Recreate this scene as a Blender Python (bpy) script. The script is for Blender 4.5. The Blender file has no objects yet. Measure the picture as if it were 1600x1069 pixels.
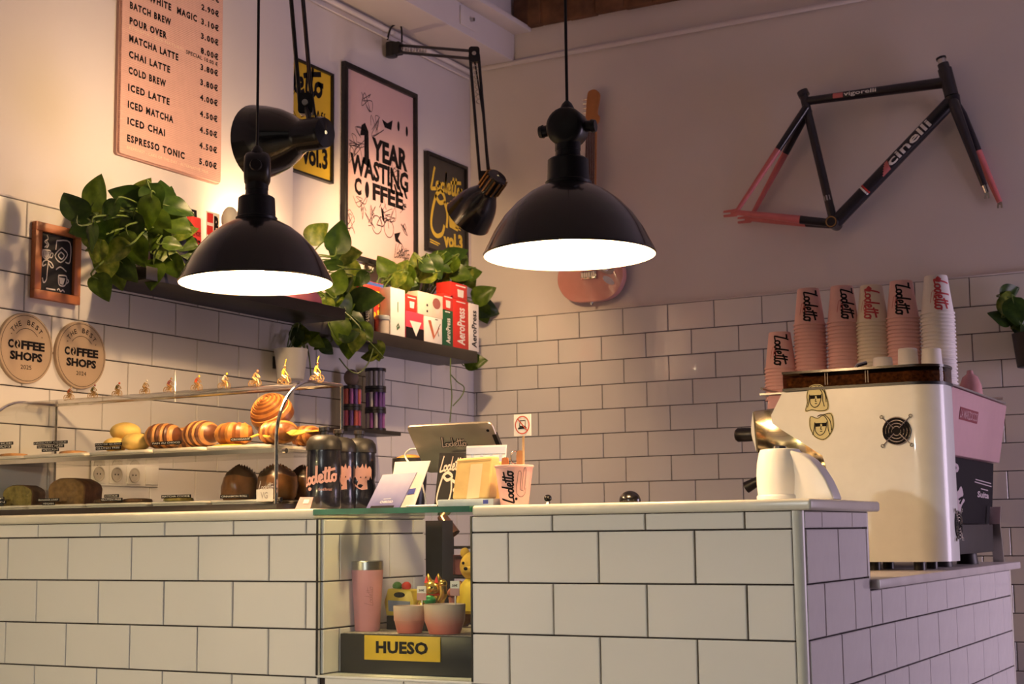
import bpy, bmesh, math, random
from mathutils import Vector, Matrix
random.seed(7)
V = Vector
scn = bpy.context.scene
col = scn.collection
pi = math.pi

# ------------------------------------------------------------------ camera
CAM = V((0.8472, -2.6322, 1.0)); YAW, PITCH, ROLL, FPX = 0.4989, 0.1266, -0.0119, 2335.0
_f = V((-math.sin(YAW)*math.cos(PITCH), math.cos(YAW)*math.cos(PITCH), math.sin(PITCH)))
_r = V((math.cos(YAW), math.sin(YAW), 0)); _u = _r.cross(_f)
_r, _u = math.cos(ROLL)*_r + math.sin(ROLL)*_u, -math.sin(ROLL)*_r + math.cos(ROLL)*_u
cd = bpy.data.cameras.new('camera'); cam = bpy.data.objects.new('camera', cd); col.objects.link(cam)
cd.sensor_width = 36; cd.lens = FPX/1600*36; cd.clip_start = .05
mw = Matrix((( _r.x, _u.x, -_f.x, CAM.x), (_r.y, _u.y, -_f.y, CAM.y), (_r.z, _u.z, -_f.z, CAM.z), (0, 0, 0, 1)))
cam.matrix_world = mw
cd.dof.use_dof = True; cd.dof.focus_distance = 3.1; cd.dof.aperture_fstop = 13
scn.camera = cam
def _hit(u, v, ax, val):                        # where a sight line meets a wall / counter plane
    d = _f + (u-800)/FPX*_r - (v-534.5)/FPX*_u
    return CAM + d*((val-CAM[ax])/d[ax])
def at_x(u, v, x): return _hit(u, v, 0, x)
def at_y(u, v, y): return _hit(u, v, 1, y)
def at_z(u, v, z): return _hit(u, v, 2, z)

# ------------------------------------------------------------------ world, window light, exposure
wd = bpy.data.worlds.new('world'); scn.world = wd; wd.use_nodes = True
bg = wd.node_tree.nodes['Background']; bg.inputs[0].default_value = (.50, .42, .62, 1); bg.inputs[1].default_value = .014
def area(name, loc, target, sx, sy, power, color):
    l = bpy.data.lights.new(name, 'AREA'); l.shape = 'RECTANGLE'; l.size = sx; l.size_y = sy; l.energy = power; l.color = color
    o = bpy.data.objects.new(name, l); col.objects.link(o); o.location = loc
    o.rotation_euler = (V(target)-V(loc)).to_track_quat('-Z', 'Y').to_euler(); return o
area('window_daylight', (2.5, 2.45, 1.05), (-.4, 2.1, .95), 1.1, 1.4, 47, (.97, .76, 1.0))
area('shopfront_daylight', (-.8, -4.5, 2.75), (-.7, 0, .9), 3.0, 1.1, 2, (1.0, .92, .80))
scn.view_settings.view_transform = 'Standard'; scn.view_settings.look = 'None'
scn.view_settings.gamma = 1; scn.view_settings.use_curve_mapping = False
scn.view_settings.exposure = 0.0

# ------------------------------------------------------------------ materials
MT = {}
def mat(name, color, rough=.5, metal=0, var=.06, scale=30, bump=0, emit=None, estr=0, spec=.5, coat=0, trans=0, ior=1.45, alpha=1, sss=0):
    if name in MT: return MT[name]
    m = bpy.data.materials.new(name); m.use_nodes = True; nt = m.node_tree; b = nt.nodes['Principled BSDF']
    c = (*color, 1)
    b.inputs['Base Color'].default_value = c; b.inputs['Roughness'].default_value = rough; b.inputs['Metallic'].default_value = metal
    b.inputs['Specular IOR Level'].default_value = spec; b.inputs['Coat Weight'].default_value = coat
    b.inputs['Transmission Weight'].default_value = trans; b.inputs['IOR'].default_value = ior; b.inputs['Alpha'].default_value = alpha
    if emit: b.inputs['Emission Color'].default_value = (*emit, 1); b.inputs['Emission Strength'].default_value = estr
    if var or bump:
        tc = nt.nodes.new('ShaderNodeTexCoord'); nz = nt.nodes.new('ShaderNodeTexNoise'); nz.inputs['Scale'].default_value = scale; nz.inputs['Detail'].default_value = 5
        nt.links.new(tc.outputs['Object'], nz.inputs['Vector'])
        if var:
            r = nt.nodes.new('ShaderNodeValToRGB'); e = r.color_ramp.elements
            e[0].position = .3; e[1].position = .7
            e[0].color = (*[max(0, x*(1-var)) for x in color], 1); e[1].color = (*[min(1, x*(1+var)) for x in color], 1)
            nt.links.new(nz.outputs['Fac'], r.inputs['Fac']); nt.links.new(r.outputs['Color'], b.inputs['Base Color'])
        if bump:
            bp = nt.nodes.new('ShaderNodeBump'); bp.inputs['Strength'].default_value = bump; bp.inputs['Distance'].default_value = .004
            nt.links.new(nz.outputs['Fac'], bp.inputs['Height']); nt.links.new(bp.outputs['Normal'], b.inputs['Normal'])
    MT[name] = m; return m
def ramp_mat(name, stops, rough, axis='Z', lo=0, hi=1, noise=.0, nscale=20, bump=0):
    """colour running along one object axis (glaze, baked crust)"""
    if name in MT: return MT[name]
    m = mat(name, stops[0][1], rough, var=0); nt = m.node_tree; b = nt.nodes['Principled BSDF']
    tc = nt.nodes.new('ShaderNodeTexCoord'); sp = nt.nodes.new('ShaderNodeSeparateXYZ'); mr = nt.nodes.new('ShaderNodeMapRange')
    mr.inputs[1].default_value = lo; mr.inputs[2].default_value = hi
    nt.links.new(tc.outputs['Object'], sp.inputs[0]); nt.links.new(sp.outputs[axis], mr.inputs[0])
    r = nt.nodes.new('ShaderNodeValToRGB'); e = r.color_ramp.elements
    for k, (p_, c_) in enumerate(stops):
        el = e[k] if k < 2 else e.new(p_)
        el.position = p_; el.color = (*c_, 1)
    nz = nt.nodes.new('ShaderNodeTexNoise'); nz.inputs['Scale'].default_value = nscale; nt.links.new(tc.outputs['Object'], nz.inputs['Vector'])
    ma = nt.nodes.new('ShaderNodeMath'); ma.operation = 'MULTIPLY_ADD'; ma.inputs[1].default_value = noise; nt.links.new(nz.outputs['Fac'], ma.inputs[0]); nt.links.new(mr.outputs[0], ma.inputs[2])
    mb_ = nt.nodes.new('ShaderNodeMath'); mb_.operation = 'SUBTRACT'; mb_.inputs[1].default_value = noise*.5; nt.links.new(ma.outputs[0], mb_.inputs[0])
    nt.links.new(mb_.outputs[0], r.inputs[0]); nt.links.new(r.outputs[0], b.inputs['Base Color'])
    return m
plaster = mat('plaster', (.70, .65, .64), .8, var=.03, scale=3, bump=.08)
tile_m = mat('tile_glaze', (.74, .71, .68), .12, var=.02, scale=4, bump=.05, coat=.25)
tile_s = mat('tile_glaze_wavy', (.78, .74, .74), .10, var=.02, scale=14, bump=.35, coat=.25)
grout = mat('grout', (.035, .025, .022), .9, var=.3, scale=60)
stone = mat('worktop_stone', (.74, .69, .58), .28, var=.08, scale=9)
stone_g = mat('grey_stone', (.60, .55, .53), .3, var=.12, scale=9)
trimw = mat('edge_trim', (.70, .67, .58), .3, var=.03)
blk = mat('black_paint', (.012, .010, .011), .38, var=.2, scale=20)
blkm = mat('black_enamel', (.010, .009, .009), .22, var=.2, scale=9, coat=.4)
blk_shelf = mat('black_wood', (.016, .012, .012), .45, var=.25, scale=12)
ink = mat('black_ink', (.010, .008, .010), .7, var=0, spec=.15)
white = mat('white_paint', (.82, .80, .76), .35, var=.02)
cream = mat('cream_ink', (.82, .62, .50), .6, var=0)
chrome = mat('chrome', (.75, .72, .66), .12, metal=1, var=.03)
steel = mat('steel', (.55, .53, .5), .28, metal=1, var=.05)
def thin_glass(name, tint, fac=1.45):
    m = mat(name, tint, .02, var=0); nt = m.node_tree; nt.nodes.remove(nt.nodes['Principled BSDF'])
    tr = nt.nodes.new('ShaderNodeBsdfTransparent'); tr.inputs[0].default_value = (*tint, 1)
    gs = nt.nodes.new('ShaderNodeBsdfGlossy'); gs.inputs['Roughness'].default_value = .03
    lw = nt.nodes.new('ShaderNodeLayerWeight'); lw.inputs[0].default_value = .5; pw = nt.nodes.new('ShaderNodeMath'); pw.operation = 'POWER'; pw.inputs[1].default_value = 4.5
    fr = nt.nodes.new('ShaderNodeMath'); fr.operation = 'MULTIPLY_ADD'; fr.inputs[1].default_value = .85; fr.inputs[2].default_value = .014; mx = nt.nodes.new('ShaderNodeMixShader')
    nt.links.new(lw.outputs['Facing'], pw.inputs[0]); nt.links.new(pw.outputs[0], fr.inputs[0])
    nt.links.new(fr.outputs[0], mx.inputs[0]); nt.links.new(tr.outputs[0], mx.inputs[1]); nt.links.new(gs.outputs[0], mx.inputs[2])
    nt.links.new(mx.outputs[0], nt.nodes['Material Output'].inputs[0]); return m
glass = thin_glass('clear_glass', (.96, .97, .95))
def quad_map(p00, p10, p11, p01, off=(0, 0, 0)):        # unit square -> four corners (bottom-left, bottom-right, top-right, top-left)
    a, b, c, d = (V(q)+V(off) for q in (p00, p10, p11, p01))
    return lambda x, y: a*((1-x)*(1-y))+b*(x*(1-y))+c*(x*y)+d*((1-x)*y)

# ------------------------------------------------------------------ mesh helpers
class MB:
    def __init__(s): s.v = []; s.f = []; s.mi = []; s.cur = 0
    def add(s, vs, fs, M=None):
        o = len(s.v)
        s.v += [tuple(M @ V(v)) if M is not None else tuple(v) for v in vs]
        s.f += [tuple(i+o for i in f) for f in fs]; s.mi += [s.cur]*len(fs); return s
    def box(s, c, d, M=None):
        x, y, z = c; a, b, e = d[0]/2, d[1]/2, d[2]/2
        vs = [(x+i*a, y+j*b, z+k*e) for i in (-1, 1) for j in (-1, 1) for k in (-1, 1)]
        return s.add(vs, [(0, 1, 3, 2), (4, 6, 7, 5), (0, 4, 5, 1), (2, 3, 7, 6), (0, 2, 6, 4), (1, 5, 7, 3)], M)
    def span(s, lo, hi): return s.box([(a+b)/2 for a, b in zip(lo, hi)], [abs(b-a) for a, b in zip(lo, hi)])
    def prism(s, poly, O, ax, ay, az):          # polygon in ax/ay, thickness along az (a vector)
        n = len(poly); O, ax, ay, az = V(O), V(ax), V(ay), V(az)
        b = [O+ax*p[0]+ay*p[1] for p in poly]
        return s.add(b+[q+az for q in b], [tuple(range(n))[::-1], tuple(range(n, 2*n))]+[(i, (i+1) % n, n+(i+1) % n, n+i) for i in range(n)])
    def lathe(s, prof, n=32, M=None, caps=True):
        vs = []; fs = []
        for r, z in prof:
            for k in range(n):
                a = 2*pi*k/n; vs.append((r*math.cos(a), r*math.sin(a), z))
        for j in range(len(prof)-1):
            for k in range(n):
                k2 = (k+1) % n; fs.append((j*n+k, j*n+k2, (j+1)*n+k2, (j+1)*n+k))
        if caps:
            if prof[0][0] > 1e-5: fs.append(tuple(range(n))[::-1])
            if prof[-1][0] > 1e-5: fs.append(tuple((len(prof)-1)*n+k for k in range(n)))
        return s.add(vs, fs, M)
    def cyl(s, a, b, r, r2=None, n=20):
        a, b = V(a), V(b); L = (b-a).length
        return s.lathe([(r, 0), (r if r2 is None else r2, L)], n, axis_m(a, b-a))
    def tube(s, path, r, n=8, closed=False):
        P = [V(p) for p in path]; m = len(P); rs = r if isinstance(r, (list, tuple)) else [r]*m
        vs = []; fs = []; prev = None
        for i, p in enumerate(P):
            t = (P[(i+1) % m] if (closed or i < m-1) else p) - (P[i-1] if (closed or i > 0) else p)
            t.normalize()
            if prev is None:
                q = V((0, 0, 1)) if abs(t.z) < .9 else V((1, 0, 0)); a = t.cross(q).normalized()
            else:
                a = (prev - t*prev.dot(t)); a = a.normalized() if a.length > 1e-6 else t.orthogonal().normalized()
            prev = a; b = t.cross(a)
            for k in range(n):
                w = 2*pi*k/n; vs.append(p+(a*math.cos(w)+b*math.sin(w))*rs[i])
        last = m if closed else m-1
        for i in range(last):
            for k in range(n):
                k2 = (k+1) % n; i2 = (i+1) % m; fs.append((i*n+k, i*n+k2, i2*n+k2, i2*n+k))
        if not closed: fs += [tuple(range(n))[::-1], tuple((m-1)*n+k for k in range(n))]
        return s.add(vs, fs)
    def ball(s, c, r, nu=16, nv=10, M=None):
        rx, ry, rz = r if isinstance(r, (list, tuple)) else (r, r, r)
        prof = [(max(1e-6, math.sin(pi*j/nv)), -math.cos(pi*j/nv)) for j in range(nv+1)]
        T = Matrix.Translation(V(c)) @ (M or Matrix()) @ Matrix.Diagonal((rx, ry, rz, 1))
        return s.lathe(prof, nu, T, caps=False)
    def ribbon(s, pts, w, fmap):                # flat stroke on any surface: fmap(x,y) -> point
        P = [V((x, y)) for x, y in pts]; m = len(P); o = []
        for i, p in enumerate(P):
            t = P[min(i+1, m-1)]-P[max(i-1, 0)]
            if t.length < 1e-9: t = V((1, 0))
            t.normalize(); nn = V((-t.y, t.x))*(w/2); o += [fmap(*(p+nn)), fmap(*(p-nn))]
        return s.add(o, [(2*i, 2*i+1, 2*i+3, 2*i+2) for i in range(m-1)])
    def poly(s, pts, fmap): return s.add([fmap(*p) for p in pts], [tuple(range(len(pts)))])
    def build(s, name, m, parent=None, W=False, smooth=40, bevel=0, seg=2, loc=None):
        off = V((0, 0, 0))
        if W and parent: 
            q = parent; 
            while q: off += q.location; q = q.parent
        if loc is not None: off = V(loc)
        me = bpy.data.meshes.new(name); me.from_pydata([tuple(V(v)-off) for v in s.v], [], s.f)
        for x in (m if isinstance(m, (list, tuple)) else [m]): me.materials.append(x)
        if any(s.mi): me.polygons.foreach_set('material_index', s.mi)
        if bevel:
            bm = bmesh.new(); bm.from_mesh(me); bm.normal_update()
            ed = [e for e in bm.edges if len(e.link_faces) == 2 and e.calc_face_angle(0) > .5]
            bmesh.ops.bevel(bm, geom=ed, offset=bevel, segments=seg, affect='EDGES', profile=.5, clamp_overlap=True); bm.to_mesh(me); bm.free()
        me.update()
        if smooth:
            me.shade_smooth(); me.set_sharp_from_angle(angle=math.radians(smooth))
        o = bpy.data.objects.new(name, me); col.objects.link(o); o.parent = parent
        if loc is not None: o.location = loc
        return o
def axis_m(a, d):
    d = V(d).normalized(); q = d.to_track_quat('Z', 'Y'); return Matrix.Translation(V(a)) @ q.to_matrix().to_4x4()
def spline(pts, n=6, closed=False):
    P = [V(p) for p in pts]; m = len(P); out = []
    rng = range(m if closed else m-1)
    for i in rng:
        g = (lambda k: P[k % m]) if closed else (lambda k: P[min(max(k, 0), m-1)])
        a, b, c, d = g(i-1), g(i), g(i+1), g(i+2)
        for k in range(n):
            t = k/n; out.append(.5*((2*b)+(c-a)*t+(2*a-5*b+4*c-d)*t*t+(3*b-a-3*c+d)*t**3))
    if not closed: out.append(P[-1])
    return out
def sp2(pts, n=6, closed=False): return [(q.x, q.y) for q in spline([V(p) for p in pts], n, closed)]
def rrect(x0, y0, x1, y1, r, n=5):
    o = []
    for cx, cy, a in ((x1-r, y0+r, -pi/2), (x1-r, y1-r, 0), (x0+r, y1-r, pi/2), (x0+r, y0+r, pi)):
        for k in range(n+1): w = a+pi/2*k/n; o.append((cx+r*math.cos(w), cy+r*math.sin(w)))
    return o
def circ(cx, cy, r, n=24, ry=None): return [(cx+r*math.cos(2*pi*k/n), cy+(ry or r)*math.sin(2*pi*k/n)) for k in range(n)]
def closed(p): return list(p)+[p[0]]
def tag(o, label, cat, group=None):
    o['label'] = label; o['category'] = cat
    if group: o['group'] = group
    return o
def thing(name, label, cat, loc, group=None, rotz=0):
    o = bpy.data.objects.new(name, None); o.empty_display_size = .05; col.objects.link(o); o.location = V(loc); o.rotation_euler = (0, 0, rotz)
    return tag(o, label, cat, group)
def struct(o): o['kind'] = 'structure'; return o
def plane(O, ax, ay):
    O, ax, ay = V(O), V(ax), V(ay); return lambda x, y: O+ax*x+ay*y
_txt = {}
def glyphs(t, bold=0, space=1.0, cuts=0):
    k = (t, bold, space, cuts)
    if k not in _txt:
        c = bpy.data.curves.new('t', 'FONT'); c.body = t; c.offset = bold; c.space_character = space; c.resolution_u = 2; c.fill_mode = 'FRONT'
        o = bpy.data.objects.new('t', c); me = bpy.data.meshes.new_from_object(o)
        if cuts:                                  # so that long strokes can bend round a tube
            bm = bmesh.new(); bm.from_mesh(me); ys = [v.co.y for v in bm.verts]
            for q in range(1, cuts): bmesh.ops.bisect_plane(bm, geom=bm.verts[:]+bm.edges[:]+bm.faces[:], plane_co=(0, min(ys)+(max(ys)-min(ys))*q/cuts, 0), plane_no=(0, 1, 0))
            bm.to_mesh(me); bm.free()
        vs = [(v.co.x, v.co.y) for v in me.vertices]; fs = [tuple(p.vertices) for p in me.polygons]
        bpy.data.objects.remove(o); bpy.data.curves.remove(c); bpy.data.meshes.remove(me)
        x0 = min(v[0] for v in vs); x1 = max(v[0] for v in vs); y0 = min(v[1] for v in vs); y1 = max(v[1] for v in vs)
        _txt[k] = ([(x-x0, y-y0) for x, y in vs], fs, x1-x0, y1-y0)
    return _txt[k]
def text(mb, t, fmap, x, y, h, w=None, bold=0, space=1.0, ang=0, cuts=0):     # lower-left corner at x,y; h = height, w = width
    vs, fs, tw, th = glyphs(t, bold, space, cuts); sy = h/th; sx = (w/tw) if w else sy
    c, s_ = math.cos(ang), math.sin(ang)
    mb.add([fmap(x+a*sx*c-b*sy*s_, y+a*sx*s_+b*sy*c) for a, b in vs], fs)
LOGO = [sp2(q, 5) for q in (
    [(.80, 2.5), (.66, 2.1), (.48, 1.4), (.30, .7), (.13, .06), (.20, -.08), (.6, .0), (1.1, .12)],
    [(1.45, .85), (1.1, .75), (1.0, .3), (1.3, .0), (1.65, .3), (1.6, .75), (1.4, .85), (1.75, .7)],
    [(2.4, .8), (2.05, .85), (1.85, .4), (2.05, .0), (2.4, .3), (2.65, 1.3), (2.8, 2.3), (2.65, 1.2), (2.55, .3), (2.8, .05)],
    [(2.95, .45), (3.35, .6), (3.35, .95), (3.05, .9), (2.95, .4), (3.15, .0), (3.55, .2)],
    [(4.05, 1.95), (3.85, 1.0), (3.75, .2), (3.95, .0), (4.15, .2)],
    [(4.55, 1.95), (4.35, 1.0), (4.25, .2), (4.45, .0), (4.7, .2)],
    [(3.5, 1.25), (4.3, 1.45), (5.4, 1.6)],
    [(5.1, .85), (4.8, .7), (4.75, .25), (5.05, .0), (5.35, .3), (5.3, .75), (5.05, .85), (5.6, .75)])]
def logo(mb, fmap, x, y, w, stroke=.2, ang=0, sy=1):                 # handwritten cafe name, 5.6 x 2.5 units
    k = w/5.6; c, s_ = math.cos(ang), math.sin(ang)
    for st in LOGO:
        mb.ribbon([(x+(a*c-b*sy*s_)*k, y+(a*s_+b*sy*c)*k) for a, b in st], stroke*k, fmap)
def lines(mb, fmap, strokes, w, O=(0, 0), k=1, sm=4):
    for st in strokes:
        pts = sp2(st, sm) if sm and len(st) > 2 else st
        mb.ribbon([(O[0]+a*k, O[1]+b*k) for a, b in pts], w, fmap)

# ------------------------------------------------------------------ the shell of the room
XL, XP, YB, YP = -2.3695, -2.1741, 2.9134, 1.375
ROW, PITCH_T, GAP, TT = .1, .1982, .0032, .008
Z0 = 1.0
_tm = {}
def tile_mesh(w, h, m):
    key = (round(w, 3), round(h, 3), m.name)
    if key not in _tm:
        b = .0016; w, h = key[0], key[1]; x, z = w/2, h/2
        vs = [(i*x, 0, j*z) for i, j in ((-1, -1), (1, -1), (1, 1), (-1, 1))] + [(i*x, -TT+b, j*z) for i, j in ((-1, -1), (1, -1), (1, 1), (-1, 1))] + [(i*(x-b), -TT, j*(z-b)) for i, j in ((-1, -1), (1, -1), (1, 1), (-1, 1))]
        fs = [(8, 9, 10, 11)]
        for k in range(4):
            k2 = (k+1) % 4; fs += [(k, k2, 4+k2, 4+k), (4+k, 4+k2, 8+k2, 8+k)]
        me = bpy.data.meshes.new('tile'); me.from_pydata(vs, [], fs); me.materials.append(m); _tm[key] = me
    return _tm[key]
def tile_field(parent, a0, a1, rows, place, rotz, m, joint, holes=()):
    """rows: list of (z_top, z_bottom, phase); place(a,z)-> point on the wall face; tiles run along a"""
    for zt, zb, ph in rows:
        k = math.floor((a0-joint-ph)/PITCH_T)-1; a = joint+ph+k*PITCH_T
        while a < a1:
            lo, hi = max(a, a0)+GAP/2, min(a+PITCH_T, a1)-GAP/2
            a += PITCH_T
            top = zt-GAP/2; bot = zb+GAP/2
            segs = [(lo, hi)]
            for h0, h1, hz0, hz1 in holes:
                if bot < hz1-.001 and top > hz0+.001:
                    segs = [q for s0, s1 in segs for q in ((s0, min(s1, h0-GAP/2)), (max(s0, h1+GAP/2), s1)) if q[1]-q[0] > .012]
            for s0, s1 in segs:
                if s1-s0 < .012: continue
                o = bpy.data.objects.new('tile', tile_mesh(s1-s0, top-bot, m)); col.objects.link(o); o.parent = parent
                o.location = place((s0+s1)/2, (top+bot)/2)
                o.rotation_euler = (random.gauss(0, .0022), 0, rotz+random.gauss(0, .0022))
wall_rows = [(.905+Z0, .7956+Z0, PITCH_T/2)] + [(.7956-.1*i+Z0, .6956-.1*i+Z0, (i % 2)*PITCH_T/2) for i in range(0, 16)]

floor = struct(MB().span((-4, -7, -.08), (5, 3.2, 0)).build('floor', mat('floor_concrete', (.13, .11, .10), .6, var=.15, scale=3)))
wb = struct(MB().span((-2.8, YB, 0), (1.6, YB+.2, 3.6)).build('wall_back', plaster))
MB().span((XL, YB-.0045, .05), (1.2, YB+.001, 1.905)).build('grout_bed', grout, wb)
MB().span((XL, YB-.013, 1.905), (1.2, YB+.001, 1.911)).build('tile_cap', plaster, wb, bevel=.002)
tile_field(wb, XL+.008, 1.2, [r for r in wall_rows if r[1] > .2], lambda a, z: (a, YB-.003, z), 0, tile_m, -2.147)
wl = struct(MB().span((-2.8, YP, 0), (XL, YB, 3.6)).span((-2.8, -3.2, 0), (XP, YP, 3.6)).build('wall_left', plaster, bevel=.004))
MB().span((XL-.001, YP, .5), (XL+.0045, YB-.008, 1.905)).span((XP-.001, -1.0, .3), (XP+.0045, YP-.004, 1.893)).build('grout_bed', grout, wl)
MB().span((XL-.001, YP, 1.905), (XL+.013, YB, 1.911)).span((XP-.001, -1, 1.893), (XP+.013, YP, 1.899)).build('tile_cap', plaster, wl, bevel=.002)
tile_field(wl, YP+.01, YB-.008, [r for r in wall_rows if .6 < r[1]], lambda a, z: (XL+.003, a, z), pi/2, tile_m, 2.259)
tile_field(wl, -.3, YP, [(min(t, 1.893), b, p) for t, b, p in wall_rows if b > .9], lambda a, z: (XP+.003, a, z), pi/2, tile_m, .488)
# ceiling, plastered soffit along the left wall, rail and old timber beam
struct(MB().span((-2.8, -3.2, 3.34), (1.6, YB+.2, 3.44)).build('ceiling', plaster))
sf = struct(MB().span((XL, -3.0, 3.03), (-2.142, YB, 3.34)).span((-2.145, -3, 3.15), (-2.06, YB, 3.175)).build('trim_1', plaster, bevel=.006))
MB().span((-2.141, 2.44, 3.06), (-2.136, 2.56, 3.14)).build('cover_plate', plaster, sf, bevel=.002)
MB().cyl((-2.137, 2.52, 3.10), (-2.12, 2.52, 3.10), .008).build('screw_hook', steel, sf)
struct(MB().tube([(XL, YB-.014, 3.022), (1.5, YB-.014, 3.036)], .011, 10).build('trim_2', plaster))
struct(MB().tube([(XL+.012, YP, 3.005), (XL+.012, YB, 3.012)], .012, 10).tube([(XL+.02, YP, 2.965), (XL+.02, YB-.05, 2.975)], .004, 6).build('trim_3', plaster))
wood_old = mat('old_timber', (.16, .075, .035), .8, var=.45, scale=14, bump=.5)
bm_ = MB(); n = 26
for k in range(n):                      # hewn face, slightly uneven
    x0, x1 = -2.13+k*3.4/n, -2.13+(k+1)*3.4/n
    bm_.span((x0, YB-.03-random.random()*.010, 3.165+random.random()*.006), (x1, YB+.02, 3.30))
tag(bm_.build('timber_beam', wood_old, bevel=.004), 'rough brown old timber beam under the ceiling above the bicycle frame wall', 'beam')

# ------------------------------------------------------------------ tiled bar counter and its worktops
NX0, NX1, NZ = -1.060, -.684, .705
LOWZ = .896
bc = thing('bar_counter', 'white tiled bar counter with dark joints and an open display niche', 'counter', (-1.0, .2, 0))
b_ = MB()
b_.span((XP+.006, .004, 0), (NX0-.004, .42, 1.033)).span((NX1, .004, 0), (-.004, .43, 1.033)).span((NX0-.004, .004, 0), (NX1, .42, NZ-.004))
b_.span((-.62, .43, 0), (-.004, 1.935, LOWZ-.02))
b_.build('grout_body', grout, bc, W=True)
off = V((1.0, -.2, 0))
frows = [(1.033, 1.0, PITCH_T/2)] + [(1.0-.1*i, .9-.1*i, (i % 2)*PITCH_T/2) for i in range(8)]
def put(f): return lambda a, z: V(f(a, z))+off
tile_field(bc, XP+.01, NX0, frows, put(lambda a, z: (a, .003, z)), 0, tile_m, -1.986)
tile_field(bc, NX1, -.013, frows, put(lambda a, z: (a, .003, z)), 0, tile_m, -.599)
tile_field(bc, NX0, NX1, [(.701, .6, PITCH_T/2)]+[r for r in frows if r[0] < .61], put(lambda a, z: (a, .003, z)), 0, tile_m, -.946)
srows = [(1.033, 1.0, 0)] + [(1.0-.1*i, .9-.1*i, ((i+1) % 2)*PITCH_T/2) for i in range(8)]
tile_field(bc, .013, .432, [r for r in srows if r[1] > .85], put(lambda a, z: (-.003, a, z)), pi/2, tile_s, .119)
tile_field(bc, .013, .432, [r for r in srows if .75 < r[1] < .85], put(lambda a, z: (-.003, a, z)), pi/2, tile_s, .119)
tile_field(bc, .432, 1.925, [(LOWZ-.022, .8, PITCH_T/2*0)], put(lambda a, z: (-.003, a, z)), pi/2, tile_s, .119)
tile_field(bc, .013, 1.925, [(t, b, p) for t, b, p in srows if b < .75], put(lambda a, z: (-.003, a, z)), pi/2, tile_s, .119)
tile_field(bc, .006, .415, [r for r in srows if r[1] > .75]+[(.8, .706, PITCH_T/2)], put(lambda a, z: (NX0-.003, a, z)), pi/2, tile_s, .165)
t_ = MB()
for (x, y, z0, z1) in ((-.013, .013, .2, 1.033),):
    t_.prism([(x, -.004)]+[(x+.017*math.sin(k*pi/12), y-.017*math.cos(k*pi/12)) for k in range(7)]+[(.004, y), (x, y)], (0, 0, z0), (1, 0, 0), (0, 1, 0), (0, 0, z1-z0))
t_.build('corner_trim', trimw, bc, W=True, smooth=60)
MB().span((-.008, 1.924, .2), (.006, 1.938, LOWZ-.02)).build('end_trim', trimw, bc, W=True, bevel=.002)
MB().span((-.008, .426, LOWZ-.02), (.0055, .434, 1.033)).build('notch_trim', trimw, bc, W=True, bevel=.002)
MB().span((NX0-.004, -.006, .70), (NX1, .42, NZ)).build('niche_sill', white, bc, W=True, bevel=.001)
for xx in (NX0-.006, NX1-.001): MB().span((xx, -.0065, NZ), (xx+.004, .004, 1.033)).build('niche_edge', blk, bc, W=True)
wt = MB().span((XP, -.014, 1.033), (-1.068, .44, 1.055)).build('worktop', stone, bevel=.006, seg=3)
tag(wt, 'cream stone worktop carrying the curved pastry case', 'worktop')
wt = MB().span((-.677, -.014, 1.033), (.026, .455, 1.054)).build('worktop', stone, bevel=.006, seg=3)
tag(wt, 'cream stone worktop with rounded edge under the white tamping machine', 'worktop')
wt = MB().span((-.66, .437, LOWZ-.02), (.024, 2.0, LOWZ)).build('worktop', stone_g, bevel=.003)
tag(wt, 'lower grey stone worktop under the coffee machine and grinder', 'worktop')
gl = MB().span((-1.066, -.018, 1.0415), (-.679, .44, 1.0535)).build('glass_plate', [thin_glass('green_glass', (.86, .95, .90)), mat('green_glass_edge', (.02, .16, .10), .08, var=.4, scale=8)], bevel=0, smooth=0)
for q in gl.data.polygons:
    if abs(q.normal.z) < .5: q.material_index = 1
MB().span((NX0, -.003, NZ+.001), (NX1, .002, 1.041)).build('front_pane', glass, bc, W=True)
tag(gl, 'thick green-edged glass plate bridging the niche between the worktops', 'glass plate')

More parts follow.
